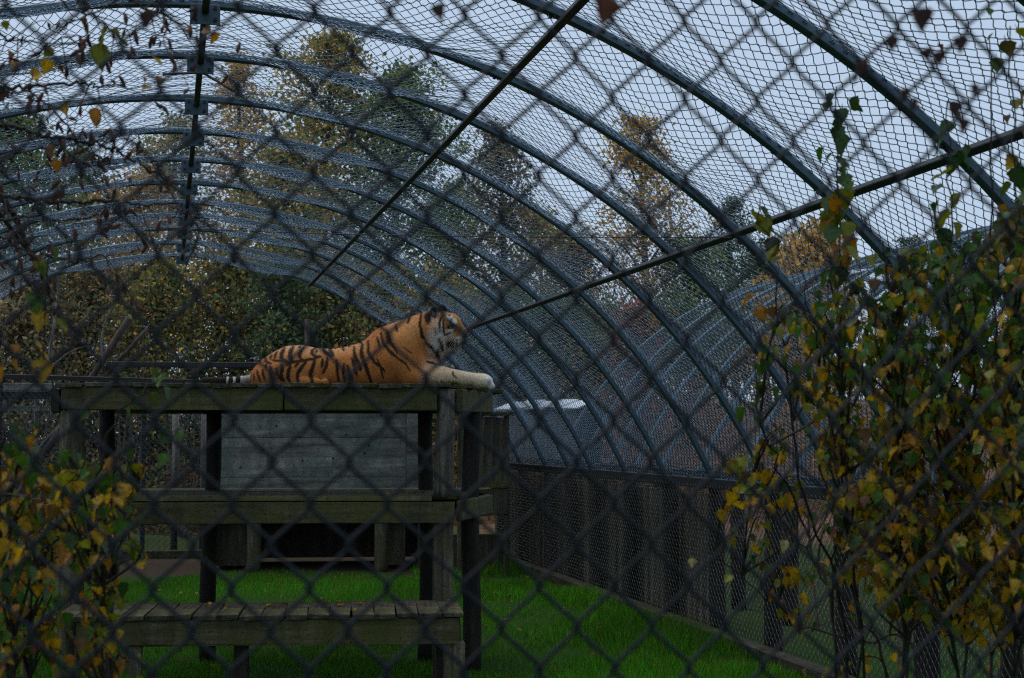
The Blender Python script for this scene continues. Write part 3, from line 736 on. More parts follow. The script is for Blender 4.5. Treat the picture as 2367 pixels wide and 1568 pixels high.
    # ---- short fur
    A, Bq, Cq = W[Q[:, 0]], W[Q[:, 1]], W[Q[:, 2]]
    fn = np.cross(Bq-A, Cq-A); ar = np.linalg.norm(fn, axis=1)+1e-12; fn /= ar[:, None]
    mid = P[Q].mean(1); ok = (mid[:, 1] < 733)
    pr = ar*ok; pr /= pr.sum(); n = 170000; fi = RNG.choice(len(Q), n, p=pr)
    u, v = RNG.random((2, n, 1)); root = W[Q[fi, 0]]*(1-u)*(1-v)+W[Q[fi, 1]]*u*(1-v)+W[Q[fi, 2]]*u*v+W[Q[fi, 3]]*(1-u)*v
    rp = P[Q[fi, 0]]*(1-u)*(1-v)+P[Q[fi, 1]]*u*(1-v)+P[Q[fi, 2]]*u*v+P[Q[fi, 3]]*(1-u)*v
    nr = fn[fi]; ruff = ((rp[:, 0] > 1640) & (rp[:, 0] < 1760) & (rp[:, 1] > 330) & (rp[:, 1] < 545)) | ((rp[:, 0] > 1780) & (rp[:, 1] > 455) & (rp[:, 1] < 510))
    ln = np.where(ruff, .032, .0105)*RNG.uniform(.6, 1.3, n); ln = np.where(rp[:, 0] > 1840, np.where(rp[:, 1] < 450, .006, ln), ln)
    flow = -ER*.75-Z3*.5+RNG.normal(0, .25, (n, 3)); d = flow+nr*.55; d -= nr*np.minimum(0, np.einsum('ij,ij->i', d, nr))[:, None]*1.0
    d /= np.linalg.norm(d, axis=1)[:, None]; sidev = np.cross(d, nr); sidev /= np.linalg.norm(sidev, axis=1)[:, None]+1e-9
    b0 = root-nr*.001; Vf = np.stack([b0-sidev*.0011, b0+sidev*.0011, root+d*ln[:, None]], 1).reshape(-1, 3)
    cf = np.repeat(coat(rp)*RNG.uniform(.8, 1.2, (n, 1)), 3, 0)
    o = link('fur', mesh_np('fur', Vf, np.arange(3*n).reshape(-1, 3), M_TIGER, cf), T); o['kind'] = 'stuff'
    # ---- eyes and whiskers
    for s in (-1, 1):
        bm = bmesh.new(); bmesh.ops.create_uvsphere(bm, u_segments=12, v_segments=8, radius=.0105); me = bpy.data.meshes.new('eye'); bm.to_mesh(me); bm.free()
        me.materials.append(M_EYE); link('eye', me, T, toworld(np.array([[1806., 337, s*91]]))[0])
    mb = MB()
    for s in (-1, 1):
        for i in range(9):
            a = np.array([1850+8*(i % 3), 408+7*(i//3), s*(56-2*(i % 3))]); e = a+np.array([-60+25*(i % 3), 30+20*(i//3), s*90])
            m = (a+e)/2+np.array([0, -12, s*12]); Pw = toworld(np.array([a, m, e])); V, F = tube_vf(bezier(Pw, 4), .0007, 3, False); mb.add(V, F)
    o = link('whiskers', mb.mesh('whiskers', M_WHISKER), T)
tiger()
#SPLIT
# ------------------------------------------------------------------ den and other timber behind the platform
def den():
    d = 18.8; P0 = at(735, 1006.5, d); P0[2] = 0
    t = thing('den_box', tuple(P0), 'grey stained wooden den box raised on posts behind the platform', 'animal den')
    def hp(a, b, z): return P0+ER*a+ED*b+Z3*z
    k = d/FPX
    A = lambda px: (px-735)*k*1.003
    def b_(name, a0, a1, b0, b1, z0, z1, m, bev=.004, jit=.002, parent=t):
        return box(name, parent, hp((a0+a1)/2, (b0+b1)/2, (z0+z1)/2), ((a1-a0)/2, (b1-b0)/2, (z1-z0)/2), m, AX, bev, jit)
    L, R = A(500), A(938)
    rows = [(.74, 1.17), (1.174, 1.665), (1.669, 2.16)]
    for i, (z0, z1) in enumerate(rows):
        b_('wall_sheet', L, R, .002*i, .03+.002*i, z0, z1, M_PLY, .003, 0)
    b_('corner_board', R+.003, A(976), -.012, .03, .72, 2.16, M_PLY)
    b_('corner_board', A(492), L-.003, -.012, .03, .72, 2.16, M_PLY)
    b_('side_wall', A(972)-.03, A(972), .034, 1.5, .05, 2.15, M_OLD)
    b_('side_wall', A(496), A(496)+.03, .034, 1.5, .05, 2.15, M_OLD)
    b_('side_panel', L, A(590)-.1, .3, .33, .05, .74, M_OLD); b_('side_panel', A(880)+.08, A(938), .2, .23, .05, .74, M_OLD)
    b_('back_wall', A(494), A(974), 1.5, 1.53, .05, 2.15, M_OLD)
    b_('floor', A(497), A(971), .035, 1.49, .66, .70, M_LOG)
    b_('roof', A(480), A(990), -.06, 1.6, 2.165, 2.215, M_OLD)
    b_('lintel', A(496), A(972), -.035, -.013, .70, .78, M_OLD)
    for px in (592, 880):
        mb = MB(); z = np.linspace(-.03, .72, 8); V, F = tube_vf(np.array([hp(A(px)+.01*math.sin(q*4), -.12, q) for q in z]), .088, 12, True, .02); mb.add(V, F); link('post', mb.mesh('post', M_POST, True), t)
    # knots and bolt heads on the sheets
    mb = MB()
    for px, py in ((515, 965), (640, 985), (695, 1010), (765, 1020), (800, 1005), (842, 1048), (852, 1030), (770, 1060), (700, 1065), (560, 1080), (880, 960), (610, 1040)):
        c = hp(A(px), -.004, EYE+(1006.5-py)*k); V, F = tube_vf([c, c-ED*.006], .014, 7); mb.add(V, F)
    link('knots', mb.mesh('knots', M_LOG), t)
    # wooden hatch box to the right of the den
    d2 = 18.2; Q0 = at(1140, 1006.5, d2); Q0[2] = 0; k2 = d2/FPX
    t2 = thing('hatch_box', tuple(Q0), 'tall mossy board hatch box standing right of the den', 'wooden box')
    def hq(a, b, z): return Q0+ER*a+ED*b+Z3*z
    B = lambda px: (px-1140)*k2
    zz = lambda py: EYE+(1006.5-py)*k2
    xs = [1098, 1118, 1140, 1162, 1176]
    for i in range(4):
        a0, a1 = B(xs[i])+.002, B(xs[i+1])-.002
        box('plank', t2, hq((a0+a1)/2, 0, (zz(962)+zz(1193))/2), ((a1-a0)/2, .018+.004*(i % 2), (zz(962)-zz(1193))/2-.01*i), M_OLD, AX, .004, .002)
    box('batten', t2, hq(B(1138), -.03, zz(1120)), (B(1176)-B(1138), .012, .04), M_BEAM, AX)
    box('top_cap', t2, hq(B(1137), .25, zz(962)+.03), (.25, .32, .02), M_SHEET if False else M_OLD, AX)
    box('side_panel', t2, hq(B(1099), .28, (zz(962)+zz(1193))/2), (.014, .26, (zz(962)-zz(1193))/2-.02), M_OLD, AX)
    for px in (1066, 1172):
        box('leg', t2, hq(B(px), .06, zz(960)/2), (.045 if px < 1100 else .03, .035, zz(960)/2-.01), M_POST, AX, .006, .003)
    box('kickboard', t2, hq(B(1110), .5, .25), (.36, .015, .22), M_OLD, AX)
den()

def back_fence():
    d = 20.9; P0 = at(250, 1006.5, d); P0[2] = 0; k = d/FPX
    t = thing('back_fence', tuple(P0), 'black steel framed chain-link panels closing the far left of the cage', 'fence')
    def h(px, py, b=0.): return P0+ER*(px-250)*k+Z3*(EYE+(1006.5-py)*k)+ED*b
    def bar(name, p, q, r, m=M_BLACK):
        p, q = np.array(p), np.array(q); dd = q-p; L = np.linalg.norm(dd); dd /= L; s = np.cross(dd, ED); s /= np.linalg.norm(s)
        return box(name, t, (p+q)/2, (L/2, r*.8, r), m, (dd, np.cross(s, dd), s), .005)
    bar('top_rail', h(-120, 868), h(505, 884), .034)
    bar('rail', h(-120, 914, .1), h(112, 914, .1), .055)
    bar('rail', h(228, 838, .6), h(640, 838, .6), .04)
    for px in (4, 330, 640):
        bar('upright', h(px, 880, .05), P0+ER*(px-250)*k+ED*.05, .03)
    bar('pale_batten', h(-60, 893, .5), h(104, 893, .5), .055, M_PLY); bar('pale_batten', h(-60, 944, .5), h(126, 944, .5), .04, M_PLY)
    # chain-link infill, vertical strands
    L = 3.9; H = 2.45; p = .045; S = int(L/p); z = np.linspace(.03, H, int(H/p)*2+1); j = np.arange(S); ph = np.arange(len(z)) % 4
    tri = np.array([0, 1, 0, -1])[ph]; side = np.where(j % 2 == 0, 1, -1)[:, None]; a = -2.1+(j[:, None]+.5)*p+side*tri[None]*(p*.5+.003)
    C = P0+ER*a[..., None]+ED*(-.02)+np.stack([0*a, 0*a, np.broadcast_to(z, a.shape)], -1); N = np.broadcast_to(ED, C.shape)
    V, F = tubes(C, .0022, 3, N); o = link('infill_mesh', mesh_np('infill_mesh', V, F, M_WIRE), t); o['kind'] = 'stuff'
    for px in (395, 462):
        mb = MB(); V, F = tube_vf([P0+ER*(px-250)*k+ED*.4, P0+ER*(px-250)*k+ED*.4+Z3*2.0], .05, 8, True, .03); mb.add(V, F); link('post', mb.mesh('post', M_BIRCH, True), t)
    box('sill', t, P0+ER*.4+ED*-.3+Z3*.06, (1.6, .06, .06), M_SLEEPER, AX, .01, .004)
back_fence()
# two leaning poles and a pale stake in the clearing behind
for i, (a, b, r, lab) in enumerate((((226, 852), (299, 735), .055, 'pale red pole leaning steeply behind the far left rail, the longer one'), ((262, 848), (345, 756), .03, 'thin dark pole leaning beside the thicker pale pole'), ((712, 862), (709, 738), .034, 'upright reddish post standing in the clearing behind the tiger'))):
    p, q = at(*a, 22.5), at(*b, 22.5); p0 = p+(p-q)*((p[2]-0)/(q[2]-p[2])); q = q
    mb = MB(); tt = np.linspace(0, 1, 10)[:, None]; V, F = tube_vf(p0+(q-p0)*tt, r, 8, True, .03); mb.add(V, F)
    tag(link('leaning_pole' if i < 2 else 'stake', mb.mesh('pole', M_POLE, True)), lab, 'pole')

def shed():
    p = at(1150, 955, 23.8); q = at(1338, 918, 22.6); p[2] = q[2] = (p[2]+q[2])/2
    c = (p+q)/2; dx = q-p; dx[2] = 0; L = np.linalg.norm(dx); dx /= L; dy = np.cross(Z3, dx)
    t = thing('low_shed', (c[0], c[1], 0), 'low dark shed with pale metal sheet roof beyond the side wall', 'shed')
    zt = c[2]; tilt = np.cross(dx, dy*math.cos(.28)+Z3*math.sin(.28))
    for i in range(5):
        cc = p+dx*(L*(i+.5)/5)+dy*.15+Z3*(.02*(i % 2))
        box('roof_sheet', t, cc, (L/10+.02, .22, .012), M_SHEET, (dx, dy*math.cos(.28)+Z3*math.sin(.28), tilt), .002, .003)
    n = 9
    for i in range(n):
        cc = p+dx*(L*(i+.5)/n)+dy*-.05; h = zt*.5-.08
        box('wall_board', t, (cc[0], cc[1], h), (L/n/2-.006, .014, h), M_OLD if i % 3 else M_POST, (dx, dy, Z3), .004, .003)
    cc = c+dy*.5; box('back_wall', t, (cc[0], cc[1], zt/2), (L/2, .02, zt/2-.05), M_LOG, (dx, dy, Z3))
shed()

# ------------------------------------------------------------------ grass inside the cage
def grass():
    n = 270000; r = np.sqrt(RNG.random(n)*(1-.28)+.28)          # denser near
    y = 8.2+RNG.random(n)**1.25*10.9; x = RNG.uniform(-3.9, 4.42, n)
    nz = np.sin(x*1.7+y*.6)*np.sin(y*1.3-x*.5+.7)+.6*np.sin(x*4.1+1)*np.sin(y*3.7)
    lim = 18.2+.9*np.sin(x*1.3)+np.where(x > 3.0, 1.2, 0)
    keep = (y < lim) & (RNG.random(n) < np.clip(1.05+.35*nz, .15, 1)) & ~((np.hypot((x-.7)/.32, (y-10.9)/.4) < 1) & (RNG.random(n) < .85)) & ~((nz < -.75) & (RNG.random(n) < .7)) & ~((np.hypot((x-2.9)/.5, (y-12.6)/.6) < 1) & (RNG.random(n) < .6))
    x, y, nz = x[keep], y[keep], nz[keep]; n = len(x)
    tall = np.clip((x-2.6)/1.3, 0, 1)*np.clip((nz+.8)/1.2, 0, 1)
    h = RNG.uniform(.025, .06, n)*(1+.3*nz)+tall*RNG.uniform(0, .13, n); h = np.clip(h, .012, .2)
    a = RNG.uniform(0, 2*np.pi, n); w = RNG.uniform(.0022, .0042, n)*(1+tall*.4)
    dx, dy = np.cos(a)*w, np.sin(a)*w; b = RNG.uniform(0, 2*np.pi, n); ln = RNG.uniform(.1, .75, n)*h
    V = np.stack([np.stack([x-dx, y-dy, 0*x-.004], 1), np.stack([x+dx, y+dy, 0*x-.004], 1), np.stack([x+np.cos(b)*ln, y+np.sin(b)*ln, h], 1)], 1).reshape(-1, 3)
    big = .5+.5*np.sin(x*.9+1.2*np.sin(y*.55))*np.sin(y*.8+np.sin(x*1.1)); g = np.array([.068, .275, .012])*RNG.uniform(.35, 1.45, (n, 1))*(.45+.75*big)[:, None]; yl = (RNG.random(n) < .07+.16*(nz < -.4))[:, None]
    g = np.where(yl, np.array([.16, .13, .04])*RNG.uniform(.6, 1.2, (n, 1)), g); g[:, 0] *= RNG.uniform(.6, 1.7, n)
    o = link('grass', mesh_np('grass', V, np.arange(3*n).reshape(-1, 3), M_GRASS, np.repeat(g, 3, 0)))
    tag(o, 'short wet green grass growing across the cage floor', 'grass', None, 'stuff')
grass()

def moss():
    rg = np.random.default_rng(21); n = 2600; pts = []; dd = ED*math.cos(rad(16))+ER*math.sin(rad(16))
    for i in range(n):
        k = rg.random()
        if k < .45: p = pl(aR+.03, .02, ZT-.034)+dd*rg.uniform(0, 1.0)+ER*rg.normal(0, .012)
        elif k < .75: p = pl(a_px(rg.uniform(1000, 1060), 0), -.03+rg.uniform(0, .08), ZT)
        else: p = pl(a_px(rg.uniform(300, 1000), 0), -.032, ZT-rg.uniform(0, .03))
        pts.append(p)
    P = np.array(pts)+rg.normal(0, .006, (n, 3)); d = rg.normal(0, .5, (n, 3))+[0, 0, .6]; d /= np.linalg.norm(d, axis=1)[:, None]; e = np.cross(d, rg.normal(size=(n, 3))); e /= np.linalg.norm(e, axis=1)[:, None]
    L = rg.uniform(.006, .02, (n, 1)); V = np.stack([P-e*.003, P+e*.003, P+d*L], 1).reshape(-1, 3); c = np.repeat(np.array([.055, .075, .010])*rg.uniform(.5, 1.3, (n, 1)), 3, 0)
    o = link('moss', mesh_np('moss', V, np.arange(3*n).reshape(-1, 3), M_GRASS, c), PLAT); o['kind'] = 'stuff'
moss()

# ------------------------------------------------------------------ woodland behind
PAL = {'green': [(.045, .075, .02), (.06, .09, .025), (.035, .055, .018), (.10, .10, .025)],
       'greengold': [(.06, .085, .022), (.13, .11, .025), (.20, .13, .025), (.05, .07, .02), (.24, .14, .03)],
       'gold': [(.26, .16, .03), (.20, .12, .025), (.11, .10, .03), (.30, .17, .035), (.15, .08, .025)],
       'brown': [(.075, .055, .03), (.11, .075, .035), (.05, .045, .027), (.07, .065, .03)],
       'red': [(.15, .03, .018), (.10, .04, .02), (.16, .055, .025), (.06, .045, .02), (.05, .05, .02)],
       'dark': [(.022, .038, .016), (.03, .048, .02), (.018, .03, .015), (.045, .05, .02)],
       'mix': [(.035, .05, .018), (.05, .06, .02), (.09, .075, .02), (.17, .10, .02), (.03, .045, .02), (.055, .045, .025), (.04, .04, .02)]}
for _k in ('mix', 'brown', 'dark', 'gold'): PAL[_k+'_lit'] = [tuple(v*1.55 for v in c) for c in PAL[_k]]   # understorey palettes brightened; light put into leaf colour against their own shade
def leaf_cloud(C, size, pal, rg):
    n = len(C); d = rg.normal(size=(n, 3)); d /= np.linalg.norm(d, axis=1)[:, None]; e = np.cross(d, rg.normal(size=(n, 3))); e /= np.linalg.norm(e, axis=1)[:, None]
    s = size*rg.uniform(.6, 1.35, (n, 1)); V = np.stack([C-d*s*.62, C+e*s*.42, C+d*s*.62, C-e*s*.42], 1).reshape(-1, 3)
    c = np.array(pal)[rg.integers(0, len(pal), n)]*rg.uniform(1.5, 2.9, (n, 1))
    return V, np.arange(4*n).reshape(-1, 4), np.repeat(c, 4, 0)
def tree(base, H, cr, cb, pal, n, seed, label, group, lean=0, leaf=.085, sparse=1., top=1., bark=None, name='tree'):
    rg = np.random.default_rng(seed); base = np.array(base, float); n = int(n*1.9)
    t = thing(name, tuple(base), label, 'tree', group)
    tz = np.linspace(0, H*.96, 12); trunk = np.c_[base[0]+lean*tz+.12*np.sin(tz*.5+seed), base[1]+.1*np.sin(tz*.4+seed*2), base[2]-.2+tz]
    r0 = .018*H+.03; mb = MB(); V, F = tube_vf(trunk, np.linspace(r0, .02, 12), 8, True, .04); mb.add(V, F); tips = []
    nl = int(22*sparse)+8
    for i in range(nl):
        f = cb+(1-cb)*((i+.5)/nl)**.9; p = np.array([np.interp(f*H*.96, tz, trunk[:, k]) for k in range(3)])
        u = (f-cb)/(1-cb); env = cr*(math.sin(math.pi*min(1, (u*.86+.14))**.8)**.7*.9+.12)*rg.uniform(.65, 1.1)
        a = i*2.4+rg.uniform(-.5, .5); q = p+np.array([math.cos(a)*env, math.sin(a)*env, env*rg.uniform(.25, .8)*top])
        m = (p+q)/2+np.array([0, 0, env*.12]); c = bezier([p, m, q], 4); V, F = tube_vf(c, np.linspace(r0*.34*(1-f*.6), .012, len(c)), 5, False); mb.add(V, F)
        for s in (.45, .65, .85, 1.0):
            tips.append((c[int(s*(len(c)-1))], env*.30+.18))
            e = c[int(s*(len(c)-1))]+rg.normal(0, env*.22+.1, 3); tips.append((e, env*.22+.15)); V, F = tube_vf([c[int(s*(len(c)-1))], e], [.014, .005], 3, False); mb.add(V, F)
    link('trunk', mb.mesh('trunk', bark or M_BARK, True), t)
    k = rg.integers(0, len(tips), n); keepc = rg.random(len(tips)) < (.55+.35*sparse); w = np.where(keepc[k], 1, 0).astype(bool); k = k[w]
    C = np.array([x[0] for x in tips])[k]+rg.normal(size=(len(k), 3))*np.array([x[1] for x in tips])[k][:, None]*np.array([.62, .62, .5])
    V, F, c = leaf_cloud(C, leaf, PAL[pal], rg)
    tint = (np.random.default_rng(seed+1).uniform(.75, 1.3, len(tips)))[k]; c = c*np.repeat(tint, 4)[:, None]
    o = link('crown', mesh_np('crown', V, F, M_TREELEAF, c), t); o['kind'] = 'stuff'
    return t
def gp(px, Y):
    p = on_y(px, 1006.5, Y); p[2] = float(terrain(np.array([p[0]]), np.array([p[1]]))[0]); return p
def ht(py, px, Y): return on_y(px, py, Y)[2]
def T(px, py_top, Y, cr, cb, pal, n, seed, label, group=None, **k):
    b = gp(px, Y); return tree(b, ht(py_top, px, Y)-b[2], cr, cb, pal, n, seed, label, group, **k)
T(745, 40, 34, 1.75, .28, 'greengold', 9500, 3, 'tallest green and gold tree, left of the pair in the centre')
T(905, 110, 33, 1.35, .25, 'green', 9000, 4, 'full green leaved tree right of the tallest central tree')
T(545, 85, 37, 1.1, .30, 'gold', 3800, 5, 'slim golden tree standing behind the ridge brackets', sparse=.8)
T(1155, 262, 34, 1.0, .30, 'brown', 4200, 6, 'bronze leaved tree with bare lower trunk right of the green trees', sparse=.7)
T(1490, 240, 36, 1.15, .30, 'gold', 4600, 7, 'thin yellow leaved tree standing alone against the sky', sparse=.55, top=1.6)
T(1330, 520, 38, 1.1, .2, 'brown', 3600, 8, 'low bronze tree between the two taller yellow and bronze ones', sparse=.8)
T(1700, 425, 40, .8, .12, 'dark', 4200, 9, 'dark narrow evergreen behind the second cage', top=.4, leaf=.075)
T(1885, 515, 30, 1.1, .25, 'gold', 4800, 10, 'rounded bright yellow tree above the second cage roof', leaf=.11)
T(2105, 520, 42, .7, .12, 'dark', 2600, 12, 'small evergreen top peeping above the second cage at right', top=.4, leaf=.075)
T(1462, 662, 25.5, .42, .2, 'red', 900, 13, 'bright red leaved shrub tree between the two cages', leaf=.10, name='shrub')
T(30, 215, 31, 1.3, .2, 'green', 6500, 14, 'dark green tree rising at the far left edge')
T(180, 300, 36, 1.2, .25, 'green', 4200, 15, 'green tree beside the one at the far left edge', sparse=.7)
T(385, 240, 37, 1.3, .25, 'greengold', 5600, 16, 'gold and green tree left of the ridge brackets', sparse=.8)
T(300, 360, 32, 1.2, .2, 'gold', 4200, 17, 'orange gold tree low behind the hanging catkin branches', sparse=.8)
T(640, 300, 31, 1.3, .2, 'greengold', 6000, 18, 'broad green gold tree below the tallest central tree')
T(1040, 400, 38, 1.2, .2, 'green', 5000, 19, 'green tree filling the gap above the tiger head')
T(1250, 470, 41, 1.2, .2, 'greengold', 4200, 20, 'faint green gold tree far behind the bronze tree', sparse=.8)
T(1600, 540, 36, 1.2, .2, 'green', 4600, 21, 'green tree at the foot of the lone yellow tree')
T(1780, 560, 36, 1.2, .15, 'dark', 4600, 22, 'dark green tree left of the rounded yellow one')
T(2250, 560, 38, 1.5, .2, 'mix', 3200, 23, 'mixed autumn tree behind the leafy saplings at right')
UL = ['at the far left edge', 'above the longer leaning pole', 'above the thin leaning pole', 'under the ridge end', 'just right of the ridge end', 'above the tiger hindquarters', 'above the tiger back', 'behind the tiger neck', 'behind the tiger head', 'right of the tiger head', 'above the pale shed roof', 'behind the red shrub', 'beyond the left edge of the far arch']
for i, (px, y0, Y, pal) in enumerate(((60, 600, 29, 'brown'), (210, 560, 30, 'brown'), (360, 590, 29, 'mix'), (500, 560, 30, 'mix'), (640, 570, 29, 'dark'), (770, 560, 30, 'mix'), (900, 590, 29, 'mix'), (1030, 620, 29.5, 'mix'), (1160, 660, 30, 'dark'), (1290, 680, 30, 'dark'), (1400, 700, 31, 'mix'), (1560, 700, 31, 'dark'), (-90, 560, 30, 'mix'))):
    T(px, y0, Y, 1.25, .06, pal+'_lit', 5200, 40+i, 'leafy understorey tree in the wood, ' + UL[i], 'understorey trees behind the cage', leaf=.075, sparse=1.1)
def undergrowth():
    rg = np.random.default_rng(5); n = 90000
    x = rg.uniform(-9, 16, n); y = rg.uniform(25.5, 31, n); nz = np.sin(x*1.9)*np.sin(x*.7+2)+np.sin(y*2+x)
    z = rg.random(n)**1.3*(1.9+.7*nz)*np.clip((y-24.6)/2.5, .2, 1.3); z = np.maximum(z, 0)*.8+terrain(x, y)
    C = np.c_[x, y, z]; V, F, c = leaf_cloud(C, .065, PAL['mix']+PAL['dark']+PAL['brown'], rg)
    patch = (np.sin(x*.8+.6)*np.sin(z*1.7+x) > .55); c = np.where(np.repeat(patch, 4)[:, None], np.array([.13, .065, .035])*rg.uniform(.6, 1.2, (4*n, 1)), c)
    c = np.where(np.repeat(x > 4.2, 4)[:, None], c*np.array([1.5, .95, .9])+np.array([.03, .014, .008]), c)
    o = link('undergrowth', mesh_np('undergrowth', V, F, M_TREELEAF, c)); tag(o, 'tangled autumn undergrowth at the foot of the wood', 'undergrowth', None, 'stuff')
undergrowth()
def bare_shrub(px, Y, H, n, spread, seed, label, mat_=None, name='bare_shrub'):
    rg = np.random.default_rng(seed); b = gp(px, Y); t = thing(name, tuple(b), label, 'shrub'); mb = MB()
    for i in range(n):
        a = rg.uniform(0, 2*np.pi); s = spread*rg.uniform(.2, 1); h = H*rg.uniform(.6, 1.05); e = b+np.array([math.cos(a)*s, math.sin(a)*s*.5, h])
        c = bezier([b+rg.normal(0, .05, 3)*[1, 1, 0], b+(e-b)*.5+rg.normal(0, .08, 3), e], 5); V, F = tube_vf(c, np.linspace(.018, .004, len(c)), 4, False); mb.add(V, F)
        for q in range(4):
            p = c[int(len(c)*rg.uniform(.3, .9))]; V, F = tube_vf([p, p+rg.normal(0, .22, 3)+[0, 0, .25]], [.007, .003], 3, False); mb.add(V, F)
    link('stems', mb.mesh('stems', mat_ or M_BIRCH), t)
bare_shrub(545, 23.2, 2.5, 14, .75, 1, 'fan of pale bare stems behind the tiger tail')
bare_shrub(700, 24.5, 2.7, 9, .6, 2, 'bare thin stems behind the tiger back', M_BARK)
bare_shrub(290, 24.0, 3.6, 12, .9, 3, 'bare grey twigs behind the leaning poles', M_BARK)
bare_shrub(30, 24.5, 3.4, 14, 1.0, 4, 'bare twiggy shrub at the far left behind the fence', M_BARK)
bare_shrub(430, 25, 3.2, 10, .8, 8, 'bare brown twigs between the poles and the pale stems', M_BARK)
def slender_birch():
    t = thing('slender_birch', tuple(gp(90, 22)), 'slender pale birch with forked stem at the left', 'tree'); mb = MB()
    for pts, r in (([(85, 1000), (85, 900), (108, 850), (128, 730), (133, 690), (140, 610), (150, 560)], .03), ([(128, 735), (118, 680), (108, 640)], .02), ([(112, 855), (160, 815), (200, 800)], .018), ([(136, 670), (118, 630)], .012), ([(240, 860), (235, 780), (262, 700), (290, 640), (330, 560)], .018), ([(262, 700), (250, 660), (240, 600)], .01)):
        P = bezier([at(*p, 22) for p in pts], 5)
        if pts[0][1] > 990: P = np.vstack([gp(85, 22)[None], P])
        V, F = tube_vf(P, np.linspace(r, r*.4, len(P)), 6, True, .05); mb.add(V, F)
    link('trunk', mb.mesh('trunk', M_BIRCH, True), t)
slender_birch()

# ------------------------------------------------------------------ leaves
def leaf_mesh(seed, col, edge, curl, fold, name='leaf'):
    rg = np.random.default_rng(seed); t = np.array([0, .07, .16, .27, .38, .5, .62, .74, .87, 1.0])
    w = np.interp(t, [0, .08, .2, .32, .45, .6, .8, 1], [.05, .27, .40, .42, .36, .26, .12, .0]); w = w*(1+np.where(np.arange(10) % 2, .09, -.07))*rg.uniform(.85, 1.1)
    V = []; c = []
    bend = rg.uniform(-.3, .3)
    for ti, wi in zip(t, w):
        for s in (-1, -.5, 0, .5, 1):
            x = s*wi+bend*.25*ti*ti; y = ti; z = abs(s)*wi*fold-curl*ti*ti*.5+rg.normal(0, .018)*(abs(s) > .1)-.05*math.sin(ti*9+s*4)*abs(s)
            V.append((x, -y, z)); e = max(abs(s), ti**3); m = min(1, max(0, e*1.25-.45))*rg.uniform(.2, 1.2)
            cc = np.array(col)*(1-min(m, 1)*.75)+np.array(edge)*min(m, 1)*.75
            if s == 0: cc = cc*1.15
            c.append(cc*rg.uniform(.85, 1.15))
    F = [(i*5+j, i*5+j+1, i*5+j+6, i*5+j+5) for i in range(9) for j in range(4)]
    V += [(-.012, .28, .02), (.012, .28, .02)]; c += [np.array([.10, .07, .02])]*2; F.append((1, 50, 51, 3))
    return mesh_np(name, V, F, M_LEAF, np.array(c), True)
LC = {'g': ((.042, .125, .008), (.09, .11, .009)), 'dg': ((.018, .062, .008), (.036, .056, .008)), 'gg': ((.065, .125, .045), (.05, .09, .03)), 'yg': ((.17, .185, .008), (.22, .15, .008)),
      'y': ((.50, .30, .008), (.32, .13, .008)), 'o': ((.38, .155, .008), (.18, .06, .007)), 'b': ((.12, .055, .010), (.065, .03, .008)), 'oy': ((.40, .23, .007), (.20, .09, .007)), 'p': ((.38, .32, .14), (.26, .15, .04)),
      'k': ((.028, .010, .008), (.018, .007, .006)), 'r': ((.10, .026, .014), (.06, .018, .010))}
LEAVES = {k: [leaf_mesh(hash(k) % 97*0+i*13+len(k)*7+ord(k[0]), v[0], v[1], cu, fo) for i, (cu, fo) in enumerate(((.15, .25), (.45, .45), (-.25, .3), (.7, .15), (.3, .7)))] for k, v in LC.items()}
def leaf_rot(rg, droop=.8):
    a = rg.uniform(0, 2*math.pi)
    q = Quaternion((0, 0, 1), a) @ Quaternion((1, 0, 0), rg.uniform(.6, 1.75)*droop+.12) @ Quaternion((0, 1, 0), rg.normal(0, .55))
    return q
def pick(rg, w):
    k = list(w); p = np.array([w[x] for x in k], float); return k[rg.choice(len(k), p=p/p.sum())]
def in_poly(p, poly):
    x, y = p; r = False; n = len(poly)
    for i in range(n):
        (x1, y1), (x2, y2) = poly[i], poly[(i+1) % n]
        if (y1 > y) != (y2 > y) and x < (x2-x1)*(y-y1)/(y2-y1)+x1: r = not r
    return r
